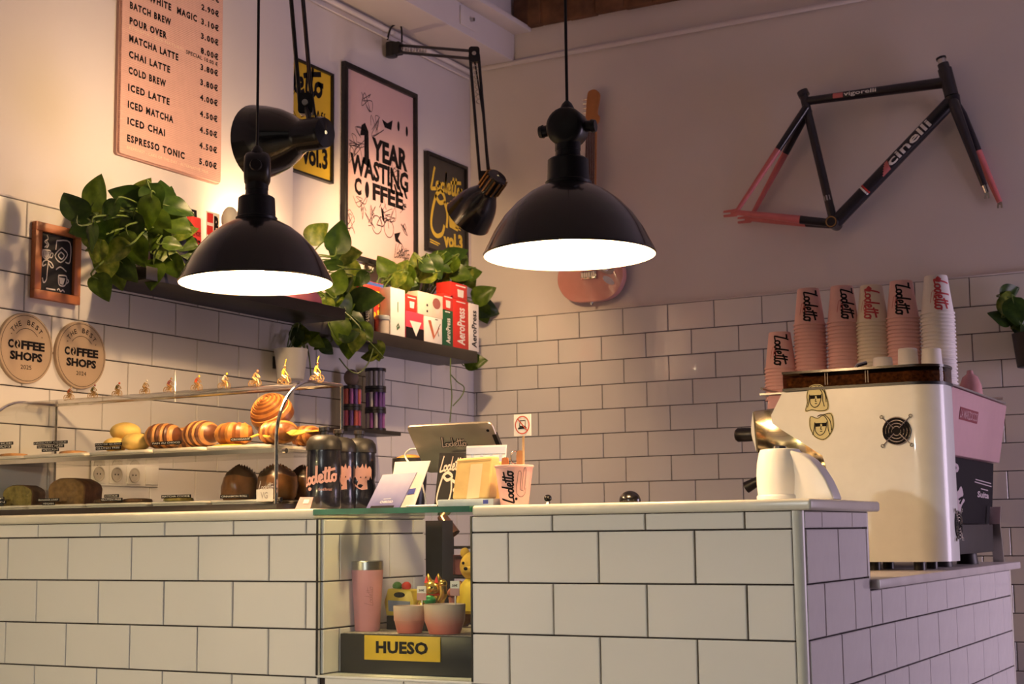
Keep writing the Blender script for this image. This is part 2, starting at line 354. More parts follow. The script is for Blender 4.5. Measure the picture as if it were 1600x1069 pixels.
# ------------------------------------------------------------------ pendant lamps
enamel_in = mat('white_enamel', (.90, .86, .78), .4, var=0)
bulb_m = mat('bulb_glow', (1, .9, .75), .4, var=0, emit=(1.0, .80, .50), estr=45)
WARM = (1.0, .62, .30)
def point(name, loc, power, parent, r=.03, color=WARM):
    l = bpy.data.lights.new(name, 'POINT'); l.energy = power; l.color = color; l.shadow_soft_size = r
    o = bpy.data.objects.new(name, l); col.objects.link(o); o.parent = parent; o.location = loc; return o
def pendant(loc, label, turn, power, color=WARM):
    t = thing('pendant_lamp', label, 'lamp', loc, 'black dome pendant lamps over the counter', turn)
    R = .1710
    outer = [(R, 0), (R*1.012, .003), (R*1.0, .008), (.165, .020), (.150, .050), (.130, .080), (.105, .107), (.080, .127), (.058, .139), (.043, .146)]
    inner = [(r-.003, z-.003) for r, z in outer[3:]]
    MB().lathe(outer, 56, caps=False).build('shade', blkm, t)
    MB().lathe([(R, 0), (R-.004, .004)]+inner+[(.002, .142)], 56, caps=False).build('enamel_lining', enamel_in, t)
    MB().lathe([(.046, .140), (.047, .150), (.043, .153), (.041, .195), (.036, .199), (.026, .200), (.024, .225)], 28).build('collar', blk, t)
    h = MB()
    Mx = axis_m((0, -.028, .262), (0, 1, 0))
    h.lathe([(.030, 0), (.037, .004), (.040, .012), (.040, .046), (.036, .054), (.028, .058)], 28, Mx)
    h.cyl((0, 0, .215), (0, 0, .235), .026)
    h.build('switch_housing', blk, t)
    for s in (-1, 1):
        k = MB(); k.cyl((s*.034, 0, .262), (s*.052, 0, .260), .011, .012, 14); k.cyl((s*.052, 0, .260), (s*.060, 0, .260), .014, .012, 14); k.build('cable_gland', blk, t)
    MB().lathe([(.017, .292), (.016, .300), (.010, .312), (.004, .318)], 16).build('hanger', blk, t)
    MB().tube([(0, 0, .31), (0, 0, 3.34-loc[2])], .0032, 8).build('cord', blk, t)
    MB().ball((0, 0, .058), (.030, .030, .036)).cyl((0, 0, .09), (0, 0, .14), .014).build('bulb', bulb_m, t)
    point('bulb_light', (0, 0, .015), power, t, .03, color)
    return t
pendant((-1.240, .0, 1.560), 'black dome pendant lamp hanging over the pastry case', -.95, 24)
pendant((-.454, .0, 1.545), 'black dome pendant lamp hanging in front of the guitar', .12, 24)
# two added pendants, out of view, that brighten the counter front
pendant((-1.55, -1.75, 1.28), 'added black dome pendant near the left wall, out of view, lighting the counter front', .5, 47, (1.0, .79, .38))
pendant((-.10, -3.0, 1.42), 'added black dome pendant behind the viewpoint, cool fill light for the counter front', .2, 126, (.97, .97, .95))

# ------------------------------------------------------------------ articulated wall lamps
def spot(name, loc, target, power, parent, angle=110, r=.02):
    l = bpy.data.lights.new(name, 'SPOT'); l.energy = power; l.color = WARM; l.shadow_soft_size = r; l.spot_size = math.radians(angle); l.spot_blend = .6
    o = bpy.data.objects.new(name, l); col.objects.link(o); o.parent = parent; o.location = loc
    o.rotation_euler = V(target).to_track_quat('-Z', 'Y').to_euler(); return o
def arm_lamp(label, base, elbow, wrist, head, d, power, scale=1.0, vents=False):
    base, elbow, wrist, head, d = V(base), V(elbow), V(wrist), V(head), V(d).normalized()
    t = thing('articulated_lamp', label, 'lamp', base, 'black jointed arm lamps')
    MB().cyl(base+V((-.0, 0, -.03)), base+V((0, 0, .03)), .024).box(base+V((.02, 0, 0)), (.05, .035, .05)).build('wall_bracket', blk, t, W=True, bevel=.003)
    def arm(a, b, n):
        dv = (b-a).normalized(); sd = dv.cross(V((_f.x, _f.y, 0)).normalized()).normalized()*.016
        m = MB()
        for s in (-1, 1): m.tube([a+sd*s, b+sd*s], .0058, 8)
        m.build('arm_rod', blk, t, W=True)
        m = MB(); pts = []
        q = a+(b-a)*.06; L = (b-a).length*.34; e1 = dv.orthogonal().normalized(); e2 = dv.cross(e1)
        for k in range(60): w = k*.9; pts.append(q+dv*(L*k/60)+(e1*math.cos(w)+e2*math.sin(w))*.007)
        m.tube(pts, .0016, 5); m.build('spring', steel, t, W=True)
    arm(base+V((.03, 0, 0)), elbow, 0); arm(elbow, wrist, 1)
    nrm = V((_f.x, _f.y, 0)).normalized()
    for c in (elbow, wrist):
        MB().prism(rrect(-.020, -.028, .020, .028, .010), c-nrm*.012, _r, _u, nrm*.024).build('joint_plate', blk, t, W=True)
        MB().cyl(c-nrm*.022, c+nrm*.022, .008).build('joint_knob', steel, t, W=True)
    # head: bell shade, socket, neck
    Mh = axis_m(head, d); s = scale
    prof = [(.004, -.105), (.030, -.103), (.033, -.095), (.033, -.045), (.038, -.030), (.052, -.008), (.064, .018), (.073, .05), (.078, .078), (.079, .082), (.076, .082)]
    MB().lathe([(r*s, z*s) for r, z in prof], 36, Mh, caps=False).build('shade', blkm, t, W=True)
    MB().lathe([((r-.003)*s, (z+.001)*s) for r, z in prof[3:-1]], 36, Mh, caps=False).build('lining', enamel_in, t, W=True)
    if vents:
        m = MB()
        for k in range(14):
            a = 2*pi*k/14
            m.tube([Mh @ V((math.cos(a)*.036*s, math.sin(a)*.036*s, -.098*s)), Mh @ V((math.cos(a)*.036*s, math.sin(a)*.036*s, -.045*s))], .0035, 5)
        m.build('cooling_rib', mat('brass_worn', (.45, .27, .12), .35, metal=1, var=.2), t, W=True)
    MB().tube([wrist, Mh @ V((0, 0, -.07*s))], .008, 8).ball(wrist, .012).build('neck', blk, t, W=True)
    MB().ball(Mh @ V((0, 0, .03*s)), .024*s).build('bulb', bulb_m, t, W=True)
    spot('bulb_light', Mh @ V((0, 0, .065*s))-base, d, power, t, 165)
    c = spline([elbow+V((0, 0, -.01)), elbow.lerp(wrist, .5)+V((.02, 0, -.03)), wrist+V((.03, 0, -.03)), Mh @ V((0, 0, -.10*s))], 8)
    MB().tube(c, .003, 6).build('cable', blk, t, W=True)
    return t
h1 = at_y(448, 216, .5)
arm_lamp('black jointed lamp with bell shade turned towards the menu board', (XP+.03, .72, 2.98), (-1.56, .52, 2.80), at_y(478, 163, .52), h1, (-1, .08, .04), 14, 1.3)
LY = 2.0
h2 = at_y(752, 312, LY)
l2 = arm_lamp('black jointed lamp with ribbed brass socket reaching down by the corner', at_x(612, 78, XL+.03), at_y(741, 86, LY), at_y(757, 280, LY), h2, (-.78, .30, -.60), 23, 1.15, True)
cb = MB().tube(spline([at_x(605, 62, XL+.02), at_x(612, 42, XL+.03), at_x(626, 40, XL+.05), at_x(628, 66, XL+.06)], 6), .004, 6).build('supply_cable', blk, l2, W=True)

# ------------------------------------------------------------------ small shelf lamp behind the left pendant
bl = at_x(428, 392, -2.03); sl = thing('shelf_lamp', 'small bare bulb lamp on the shelf hidden behind the left pendant', 'lamp', (-2.03, bl.y, 1.7405))
MB().lathe([(.034, 0), (.034, .006), (.012, .012), (.010, .05), (.017, .055), (.017, .085), (.014, .088)], 24).build('base', blk, sl)
hd = V((-1, .36, .34)).normalized(); MB().ball((0, 0, .118), (.024, .024, .026)).build('bulb', bulb_m, sl)
MB().lathe([(.014, -.048), (.040, -.046), (.056, -.020), (.062, .012), (.060, .012), (.054, -.018), (.038, -.043), (.0, -.045)], 32, axis_m((0, 0, .118), hd), caps=False).build('hood', blkm, sl)  # hood added to keep the bulb's mirror image off the back wall tiles
spot('bulb_light', V((0, 0, .118))+hd*.03, hd, 25, sl, 165, .02)

# ------------------------------------------------------------------ menu board, award discs, chalkboard, posters
ZA = V((0, 0, 1)); YA = V((0, 1, 0)); XA = V((1, 0, 0))
peg = mat('pink_pegboard', (.72, .43, .36), .55, var=.03)
nt = peg.node_tree; tcx = nt.nodes.new('ShaderNodeTexCoord'); wv = nt.nodes.new('ShaderNodeTexWave'); wv.bands_direction = 'Z'; wv.inputs['Scale'].default_value = 55
bpn = nt.nodes.new('ShaderNodeBump'); bpn.inputs['Strength'].default_value = .35; bpn.inputs['Distance'].default_value = .003
nt.links.new(tcx.outputs['Object'], wv.inputs['Vector']); nt.links.new(wv.outputs['Fac'], bpn.inputs['Height']); nt.links.new(bpn.outputs['Normal'], nt.nodes['Principled BSDF'].inputs['Normal'])
mbd = thing('menu_board', 'tall pink letter board listing coffee drinks and prices', 'menu board', (XP+.008, .745, 2.10))
MB().prism(rrect(.522, 2.10, .972, 2.80, .008), (XP+.002, 0, 0), YA, ZA, XA*.018).build('board', peg, mbd, W=True)
MB().prism(rrect(.518, 2.096, .976, 2.804, .010), (XP+.001, 0, 0), YA, ZA, XA*.010).build('backing', mat('board_edge', (.42, .25, .22), .6), mbd, W=True)
fm = plane((XP+.0206, 0, 0), YA, ZA)
rows = [('FLAT WHITE', '3.10€', None), ('BATCH BREW', '3.00€', (194.5, 9.8)), ('POUR OVER', '8.00€', (193.7, 34)), ('MATCHA LATTE', '3.80€', (193.7, 61.7)), ('CHAI LATTE', '3.80€', (192.3, 86.5)),
        ('COLD BREW', '4.00€', (192.3, 112)), ('ICED LATTE', '4.50€', (191.7, 139)), ('ICED MATCHA', '4.50€', (191, 165.6)), ('ICED CHAI', '4.50€', (190, 191.4)), ('ESPRESSO TONIC', '5.00€', (189.5, 218.4))]
zz = [at_x(*r[2], XP+.02).z for r in rows[1:]]; zz = [zz[0]+.047] + zz
for (nm, pr, _), z in list(zip(rows, zz))+[(('LATTE', '2.90€', 0), zz[0]+.047), (('CAPPUCCINO', '2.80€', 0), zz[0]+.094), (('CORTADO', '2.40€', 0), zz[0]+.141)]:
    m = MB(); w = .0178*len(nm) if len(nm) < 16 else .315
    text(m, nm, fm, .552, z, .0225, w, .045, 1.25); m.build('menu_line', ink, mbd, W=True, smooth=0)
    m = MB(); text(m, pr, fm, .868, z, .0215, .084, .045, 1.3); m.build('price', ink, mbd, W=True, smooth=0)
m = MB(); text(m, 'ETHIOPIA - GUJI NATURAL', fm, .552, zz[2]-.016, .0105, .24, 0, 1.2); m.build('small_print', mat('pale_ink', (.86, .70, .52), .6, var=0), mbd, W=True, smooth=0); m = MB(); text(m, 'BREAKFAST - CAKE OF THE DAY - ALTERNATIVE MILK', fm, .552, 2.118, .009, .36, 0, 1.1)
m.build('small_print', mat('pale_ink', (.86, .70, .52), .6, var=0), mbd, W=True, smooth=0)
m = MB(); text(m, 'MAGIC', fm, .756, zz[0], .0225, .092, .045, 1.25); m.build('menu_line', ink, mbd, W=True, smooth=0)
m = MB(); text(m, 'SPECIAL 10.00 €', fm, .80, zz[2]-.020, .0135, .15, .02, 1.1); m.build('special_line', ink, mbd, W=True, smooth=0)

kraft = mat('disc_wood', (.46, .34, .23), .5, var=.06, scale=6)
for yc, zc, yr, lab in ((.192, 1.497, '2025', 'round wooden award plaque at the left picture edge, below the chalkboard'), (.391, 1.498, '2024', 'round wooden award plaque right of the other plaque, above a cyclist figurine')):
    t = thing('award_plaque', lab, 'plaque', (XP+.012, yc, zc), 'round award plaques on the tiles')
    MB().lathe([(.0935, 0), (.0935, .011), (.0925, .012), (.0, .012)], 64, axis_m((XP+.010, yc, zc), XA)).build('disc', kraft, t, W=True)
    f2 = plane((XP+.0226, yc, zc), YA, ZA); m = MB(); k = .0935
    m.ribbon(closed(circ(0, 0, .93*k, 64)), .0012, f2)
    m.ribbon([(.50*k*math.cos(a), .06*k+.50*k*math.sin(a)) for a in [math.radians(38+104*i/24) for i in range(25)]], .0014, f2)
    for i, ch in enumerate('THE BEST'):
        a = math.radians(139-i*14)
        if ch != ' ': text(m, ch, f2, .60*k*math.cos(a)-.075*k*math.sin(a), .06*k+.60*k*math.sin(a)+.075*k*math.cos(a), .145*k, .115*k if ch not in 'E' else .095*k, .01, 1, a-pi/2)
    for a in (152, 28): m.poly(circ(.64*k*math.cos(math.radians(a)), .06*k+.64*k*math.sin(math.radians(a)), .018*k, 8), f2)
    text(m, 'C', f2, -.68*k, -.04*k, .25*k, .20*k, .05); m.poly(circ(-.335*k, .085*k, .105*k, 20, .125*k), f2)
    text(m, 'FFEE', f2, -.20*k, -.04*k, .25*k, .88*k, .05); text(m, 'SHOPS', f2, -.60*k, -.36*k, .25*k, 1.2*k, .05); text(m, yr, f2, -.20*k, -.60*k, .12*k, .40*k)
    m.build('lettering', ink, t, W=True, smooth=0)
    MB().ribbon(sp2([(-.37*k, .20*k), (-.31*k, .12*k), (-.36*k, .05*k), (-.30*k, -.03*k)], 4), .004, lambda x, y: f2(x, y)+XA*.0004).build('bean_crease', kraft, t, W=True, smooth=0)

t = thing('chalkboard', 'small chalkboard with cup doodles in an orange wooden frame', 'chalkboard', (XP+.01, .29, 1.635))
y0, y1, z0, z1 = .208, .376, 1.635, 1.843
owood = mat('orange_wood', (.50, .17, .065), .45, var=.2, scale=10)
for a, b in (((y0, z0), (y1, z0+.024)), ((y0, z1-.024), (y1, z1)), ((y0, z0+.024), (y0+.024, z1-.024)), ((y1-.024, z0+.024), (y1, z1-.024))):
    MB().span((XP+.011, a[0], a[1]), (XP+.028, b[0], b[1])).build('frame_rail', owood, t, W=True, bevel=.002)
MB().span((XP+.010, y0+.022, z0+.022), (XP+.018, y1-.022, z1-.022)).build('slate', mat('slate', (.012, .011, .012), .7, var=.3), t, W=True)
f2 = plane((XP+.0186, y0+.024, z0+.024), YA*.12, ZA*.16); m = MB()
chalk = mat('chalk', (.78, .72, .68), .9, var=0)
lines(m, f2, [[(.08, .68), (.1, .58), (.2, .55), (.3, .6), (.32, .7), (.08, .69)], [(.3, .68), (.4, .66), (.36, .59), (.29, .6)], [(.14, .74), (.22, .8), (.14, .84), (.24, .9), (.2, .96)], [(.2, .74), (.26, .8), (.19, .86)],
      [(.5, .9), (.9, .92), (.92, .58), (.78, .56)], [(.5, .9), (.48, .74)], [(.66, .8), (.84, .7), (.64, .54), (.46, .64), (.66, .8)], [(.64, .72), (.74, .67), (.66, .60), (.56, .65), (.64, .72)],
      [(.2, .46), (.1, .42), (.12, .5), (.26, .53), (.24, .36), (.22, .2), (.14, .14), (.1, .22)], [(.28, .52), (.36, .5), (.42, .44), (.36, .42), (.28, .48)],
      [(.5, .40), (.64, .46), (.82, .4)], [(.58, .3), (.6, .16), (.74, .14), (.82, .2), (.82, .32), (.58, .31)], [(.82, .28), (.9, .24), (.8, .18)], [(.22, .05), (.5, .05)], [(.55, .05), (.6, .08), (.66, .04), (.72, .07), (.78, .04)]], .025, sm=4)
m.poly([(.1, .68), (.12, .59), (.2, .56), (.28, .6), (.3, .68)], f2); m.poly([(.6, .28), (.63, .17), (.73, .16), (.79, .28)], f2)
m.build('chalk_drawing', chalk, t, W=True, smooth=0)

def poster(label, y0, y1, z0, z1, paper, fr=.016, depth=.022):
    t = thing('framed_poster', label, 'poster', (XL+.006, (y0+y1)/2, z0), 'framed posters by the corner')
    for a, b in (((y0, z0), (y1, z0+fr)), ((y0, z1-fr), (y1, z1)), ((y0, z0+fr), (y0+fr, z1-fr)), ((y1-fr, z0+fr), (y1, z1-fr))):
        MB().span((XL+.002, a[0], a[1]), (XL+depth, b[0], b[1])).build('frame_rail', blk, t, W=True, bevel=.001)
    MB().span((XL+.002, y0+fr*.8, z0+fr*.8), (XL+.010, y1-fr*.8, z1-fr*.8)).build('print', paper, t, W=True)
    return t, plane((XL+.0108, y0+fr, z0+fr), YA*(y1-y0-2*fr), ZA*(z1-z0-2*fr))
yel = mat('yellow_paper', (.72, .47, .03), .5, var=.03); char = mat('charcoal_paper', (.045, .04, .035), .5, var=.08); pinkp = mat('lilac_pink_paper', (.70, .47, .47), .5, var=.04, scale=3)
yink = mat('yellow_ink', (.66, .46, .05), .6, var=0)
cup_doodle = [[(.2, .55), (.15, .2), (.3, .08), (.55, .12), (.6, .5)], [(.2, .55), (.4, .62), (.6, .52), (.42, .46), (.2, .55)], [(.58, .45), (.85, .42), (.75, .25), (.6, .25)]]
t, f2 = poster('yellow poster with handwritten cafe name and vol. 3 in black', 1.555, 1.855, 2.300, 2.724, yel, .008)
def word(t, mm, nm, fn):
    m = MB(); fn(m); m.build(nm, mm, t, W=True, smooth=0)
word(t, ink, 'cafe_name', lambda m: logo(m, f2, -.30, .66, 1.15, .24, .10, .62)); word(t, ink, 'lettering', lambda m: text(m, 'cAfé', f2, .60, .52, .10, .30, .02, 1, .02)); word(t, ink, 'lettering', lambda m: text(m, 'vol.3', f2, .38, .08, .20, .56, .04, 1, .03))
m = MB(); lines(m, f2, [[(.75, .35), (.92, .36)], [(.72, .31), (.9, .32)]], .012, sm=0); m.build('lettering', ink, t, W=True, smooth=0)
m = MB(); lines(m, f2, [[(.1, .6), (.3, .75), (.5, .6), (.6, .4), (.5, .3), (.3, .45), (.1, .6)], [(.35, .5), (.55, .55), (.7, .46), (.6, .38)]], .008); m.build('line_drawing', ink, t, W=True, smooth=0)['kind'] = 'stuff'
t, f2 = poster('large pink poster reading one year wasting coffee in black frame', 1.927, 2.445, 2.035, 2.797, pinkp, .020)
m = MB()
m.poly([(.22, .72), (.20, .66), (.26, .67), (.26, .54), (.22, .52), (.33, .50), (.32, .70), (.27, .74)], f2)
m.build('numeral', ink, t, W=True, smooth=0)
word(t, ink, 'lettering', lambda m: text(m, 'YEAR', f2, .37, .555, .125, .54, .045)); word(t, ink, 'lettering', lambda m: text(m, 'WASTING', f2, .06, .435, .115, .86, .04)); word(t, ink, 'lettering', lambda m: (text(m, 'C', f2, .12, .33, .095, .10, .045), m.poly(circ(.30, .375, .030, 16, .045), f2), text(m, 'FFEE', f2, .38, .33, .095, .46, .045)))
m = MB()
m.poly([(.52, .80), (.56, .76), (.66, .76), (.68, .82), (.60, .79)], f2); m.poly(circ(.77, .80, .018, 10, .03), f2); m.poly(circ(.90, .79, .018, 10, .03), f2)
m.poly([(.50, .31), (.54, .29), (.56, .22), (.52, .24)], f2)
for k in range(4): m.poly([(.62+.07*k, .46), (.65+.07*k, .46), (.70+.07*k, .40), (.67+.07*k, .40)], f2)
m.poly([(.70, .18), (.80, .20), (.76, .16), (.82, .13), (.72, .14)], f2)
m.build('print_splashes', ink, t, W=True, smooth=0)['kind'] = 'stuff'
m = MB(); random.seed(5)
for cx, cy, s_ in ((.30, .86, .08), (.20, .62, .12), (.14, .55, .1), (.45, .74, .1), (.70, .52, .1), (.85, .33, .07), (.18, .26, .12), (.1, .18, .1), (.34, .24, .09), (.62, .27, .1), (.80, .10, .07), (.86, .22, .06)):
    for q in range(2):
        lines(m, f2, [[(cx+random.uniform(-1, 1)*s_, cy+random.uniform(-1, 1)*s_*.7) for _ in range(7)]], .0045)
for cx in (.44, .62): m.ribbon(closed(circ(cx, .20, .072, 22, .05)), .006, f2)
lines(m, f2, [[(.44, .20), (.49, .25), (.60, .25), (.62, .20)], [(.49, .25), (.53, .20), (.60, .25)], [(.44, .20), (.53, .20)], [(.58, .27), (.64, .28)], [(.48, .30), (.54, .36), (.58, .30)]], .007, sm=0)
logo(m, f2, .70, .05, .24, .16, .05, .7); m.build('line_drawing', mat('thin_ink', (.10, .07, .08), .6, var=0), t, W=True, smooth=0)['kind'] = 'stuff'
t, f2 = poster('small charcoal poster with yellow handwriting and coffee jug drawing', 2.520, 2.852, 2.155, 2.577, char, .014)
word(t, yink, 'cafe_name', lambda m: logo(m, f2, .08, .66, .86, .26, .02, .62)); word(t, yink, 'lettering', lambda m: text(m, 'cAfé', f2, .50, .50, .09, .28, .02, 1, .05)); word(t, yink, 'lettering', lambda m: text(m, 'vol.3', f2, .42, .06, .17, .52, .05, 1, .05))
m = MB()
lines(m, f2, [[(.22, .60), (.12, .40), (.10, .24), (.22, .16), (.38, .20), (.44, .30)], [(.22, .60), (.36, .66), (.46, .58), (.32, .53), (.20, .60)], [(.44, .56), (.52, .44), (.50, .28)]], .05)
m.poly([(.56, .48), (.88, .40), (.80, .28), (.58, .30)], f2); lines(m, f2, [[(.06, .10), (.32, .08)], [(.06, .075), (.28, .06)], [(.74, .36), (.90, .33)], [(.74, .32), (.88, .30)]], .014, sm=0)
m.build('jug_drawing', yink, t, W=True, smooth=0)

# ------------------------------------------------------------------ shelves and what stands on them
sh1 = MB().span((XP+.009, .447, 1.702), (-1.974, 1.398, 1.740)).build('wall_shelf', blk_shelf, bevel=.002)
tag(sh1, 'long black floating shelf under the menu board', 'shelf')
sh2 = MB().span((XL+.012, 1.412, 1.686), (-2.169, 2.608, 1.732)).build('wall_shelf', blk_shelf, bevel=.002)
tag(sh2, 'black floating shelf full of coffee gear boxes near the corner', 'shelf')
FX = -2.180
def col_m(n, c, r=.45): return mat(n, c, r, var=.04)
red = col_m('box_red', (.62, .035, .025)); redp = col_m('box_pink_red', (.60, .05, .09)); bwhite = col_m('box_white', (.78, .74, .68)); bgreen = col_m('box_green', (.012, .085, .035)); bcream = col_m('box_cream', (.78, .66, .52))
def gear_box(label, u0, u1, v0, v1, m, depth=.068, base=None, cat='box', grp='coffee gear boxes on the corner shelf', x=FX):
    a = at_x(u0, v1, x); b = at_x(u1, v0, x); zb = a.z if base is None else base
    zt = (at_x(u0, v0, x).z+b.z)/2
    t = thing('gear_box', label, cat, (x-depth/2, (a.y+b.y)/2, zb), grp)
    MB().span((x-depth, a.y+.0012, zb), (x, b.y-.0012, zt)).build('carton', m, t, W=True, bevel=.0015)
    return t, plane((x+.0006, a.y+.0012, zb), YA*(b.y-a.y-.0024), ZA*(zt-zb)), zt
def print_on(t, m, material, name='lettering'): m.build(name, material, t, W=True, smooth=0)
SB = 1.7325
t, f2, _ = gear_box('red illustrated coffee box with yellow cartoon print and blue band', 561, 599, 440, 520, red, base=SB, x=-2.2285)
m = MB(); m.poly([(.0, .93), (1, .93), (1, .99), (0, .99)], f2); print_on(t, m, col_m('blue_ink', (.05, .10, .35)), 'band')
m = MB(); text(m, 'FAST', f2, .3, .70, .14, .6, .05)
for q in ((.42, .4), (.62, .36), (.8, .42), (.55, .55), (.86, .6)): m.poly([(q[0]+.09*math.cos(a)*random.uniform(.6, 1.2), q[1]+.08*math.sin(a)*random.uniform(.6, 1.2)) for a in [k*pi/4 for k in range(8)]], f2)
print_on(t, m, yel)
t, f2, _ = gear_box('tall white drip filter carton standing left of the red cone box', 610, 633, 451, 530, bwhite, base=SB)
m = MB(); lines(m, f2, [[(.5, .5), (.5, .72)], [(.4, .18), (.52, .26), (.62, .18)], [(.42, .14), (.6, .2)]], .05, sm=0); print_on(t, m, col_m('green_print', (.05, .12, .06)))
t, f2, zt = gear_box('pink red carton with a white paper filter cone picture', 634, 662, 488, 534, redp, base=SB)
m = MB(); m.poly([(0, .01), (1, .01), (1, .42), (0, .42)], f2); print_on(t, m, ink, 'dark_panel')
m = MB(); m.poly([(.2, .66), (.86, .66), (.56, .12)], lambda x, y: f2(x, y)+XA*.0005); print_on(t, m, bwhite, 'cone_picture')
t, f2, _ = gear_box('small red carton with white filter icon, stacked left of dripper box', 634, 652, 461, 488, red, base=zt+.0005)
m = MB(); m.poly([(.35, .2), (.7, .2), (.74, .6), (.32, .6)], f2); lines(m, f2, [[(.15, .82), (.85, .82)]], .07, sm=0); print_on(t, m, bwhite)
t, f2, zt = gear_box('white carton with a large brown letter V', 663, 691, 496, 541, bwhite, base=SB)
m = MB(); m.poly([(.2, .85), (.36, .86), (.56, .3), (.50, .14)], f2); m.poly([(.50, .14), (.56, .3), (.8, .66), (.84, .62)], f2); print_on(t, m, col_m('brown_print', (.45, .12, .06)), 'letter')
m = MB(); lines(m, f2, [[(.9, .8), (.75, .55), (.8, .3)], [(.6, .93), (.75, .93)]], .03); print_on(t, m, ink, 'small_print')
t, f2, _ = gear_box('white carton with a picture of a brown ceramic dripper', 653, 692, 459, 495, bcream, base=zt+.0005)
m = MB(); m.poly(circ(.74, .62, .16, 20, .24), f2); print_on(t, m, col_m('dripper_print', (.30, .10, .09)), 'dripper_picture')
m = MB(); m.poly([(.6, .38), (.92, .42), (.78, .1)], f2); print_on(t, m, col_m('pale_print', (.72, .6, .52)), 'cone_picture')
m = MB(); [m.poly(circ(.36, .2+.26*k, .035, 8, .06), f2) for k in range(2)]; print_on(t, m, ink, 'dots')
t, f2, zt = gear_box('dark green press carton between the V carton and the red press carton', 692, 708, 485, 544, bgreen, base=SB)
vert = lambda f2: (lambda x, y: f2(1-y, x))
m = MB(); text(m, 'AeroPress', vert(f2), .08, .28, .42, .70, .02); lines(m, f2, [[(.2, .95), (.7, .95)]], .03, sm=0); print_on(t, m, bwhite)
t, f2, _ = gear_box('small red carton with filter icon on top of the green carton', 692, 708, 460, 484, red, base=zt+.0005)
m = MB(); m.poly([(.3, .15), (.7, .15), (.74, .6), (.26, .6)], f2); lines(m, f2, [[(.1, .82), (.9, .82)]], .07, sm=0); print_on(t, m, bwhite)
t, f2, zt = gear_box('tall red press carton with white vertical lettering', 708, 732, 469, 547, red, base=SB)
m = MB(); text(m, 'AeroPress', vert(f2), .08, .24, .50, .76, .025); lines(m, f2, [[(.2, .95), (.8, .95)]], .02, sm=0); print_on(t, m, bwhite)
t, f2, _ = gear_box('red carton with filter icon topmost beside the corner', 704, 730, 443, 468, red, base=zt+.0005)
m = MB(); m.poly([(.42, .15), (.76, .15), (.78, .62), (.40, .62)], f2); lines(m, f2, [[(.3, .84), (.9, .84)]], .08, sm=0); print_on(t, m, bwhite)
t, f2, _ = gear_box('white press carton with black vertical lettering at the shelf end', 733, 748, 475, 551, bwhite, base=SB)
m = MB(); text(m, 'AeroPress', vert(f2), .08, .24, .50, .78, .025); print_on(t, m, ink)
# tins on the corner shelf
def lathe_thing(name, label, cat, loc, parts, group=None):
    t = thing(name, label, cat, loc, group)
    for pn, prof, m in parts: MB().lathe(prof, 36).build(pn, m, t)
    return t
jx = -2.1985
lathe_thing('jar', 'grey lidded jar with cream label in front of the red illustrated box', 'jar', (jx, at_x(597, 520, jx).y, SB), [('body', [(.024, 0), (.026, .002), (.026, .050), (.025, .055)], mat('jar_label', (.42, .36, .30), .5)), ('lid', [(.028, .052), (.028, .066), (.026, .069), (0, .069)], mat('grey_lid', (.28, .30, .32), .35))])
t = lathe_thing('tea_tin', 'black tea tin with pale vertical lettering left of the grey jar', 'tin', (jx, at_x(573, 515, jx).y, SB), [('body', [(.024, 0), (.0265, .002), (.0265, .088), (.025, .09)], blk), ('lid', [(.0275, .088), (.0275, .108), (.026, .110), (0, .110)], blk)])
def cyl_map(c, r, a0, up=V((0, 0, 1))):      # x along the surface (positive to the viewer's right), y up
    c = V(c); return lambda x, y: c+V((math.cos(a0+x/r)*r, math.sin(a0+x/r)*r, y))
m = MB(); cm = cyl_map((0, 0, 0), .0270, -.85); text(m, 'CHASEN', lambda x, y: cm(-y, x), .012, -.006, .013, .068, .02); m.build('lettering', bcream, t, smooth=0)

# ------------------------------------------------------------------ things on the shelf under the menu board
S1 = 1.7405
x = -2.11; a = at_x(300, 340, x)
t = thing('cowbell', 'red cowbell with black strap and lettering beside the leafy plant', 'cowbell', (x, a.y, S1))
h = a.z-S1
MB().prism([(-.034, 0), (.034, 0), (.026, h*.55), (.022, h), (-.022, h), (-.026, h*.55)], (x-.018, a.y, S1), YA, ZA, XA*.036).build('bell', col_m('bell_red', (.66, .05, .04)), t, W=True, bevel=.004)
MB().tube([(x, a.y-.016, a.z-.004), (x, a.y-.014, a.z+.022), (x, a.y+.014, a.z+.022), (x, a.y+.016, a.z-.004)], .005, 6).build('strap', blk, t, W=True)
m = MB(); f2 = plane((x+.0184, a.y-.024, S1), YA*.048, ZA*h); text(m, 'RED HOOK', f2, .12, .72, .07, .76, .02); text(m, 'CRIT', f2, .12, .50, .17, .76, .03); m.build('lettering', ink, t, W=True, smooth=0)
a = at_x(333, 352, x); b = at_x(333, 332, x)
t = thing('flag_card', 'small white card with red and black flag marks on the shelf', 'card', (x, a.y, S1))
MB().span((x-.002, a.y-.03, S1), (x, a.y+.03, b.z)).build('card', bwhite, t, W=True)
f2 = plane((x+.0006, a.y-.03, S1), YA*.06, ZA*(b.z-S1)); m = MB(); m.poly([(.02, .70), (.48, .70), (.48, .82), (.02, .82)], f2); m.poly([(.02, .86), (.48, .86), (.48, .98), (.02, .98)], f2); m.build('flag_print', red, t, W=True, smooth=0)
m = MB(); text(m, 'B', f2, .56, .72, .24, .38, .05); m.build('lettering', ink, t, W=True, smooth=0)
a = at_x(360, 323, -2.08)
t = thing('rider_toy', 'red vinyl toy with a grey cap behind the left pendant lamp', 'toy', (-2.08, a.y, S1)); hh = a.z-S1
MB().lathe([(.030, 0), (.034, .01), (.030, hh*.5), (.036, hh*.62), (.034, hh*.72), (.02, hh*.78)], 24).build('body', red, t)
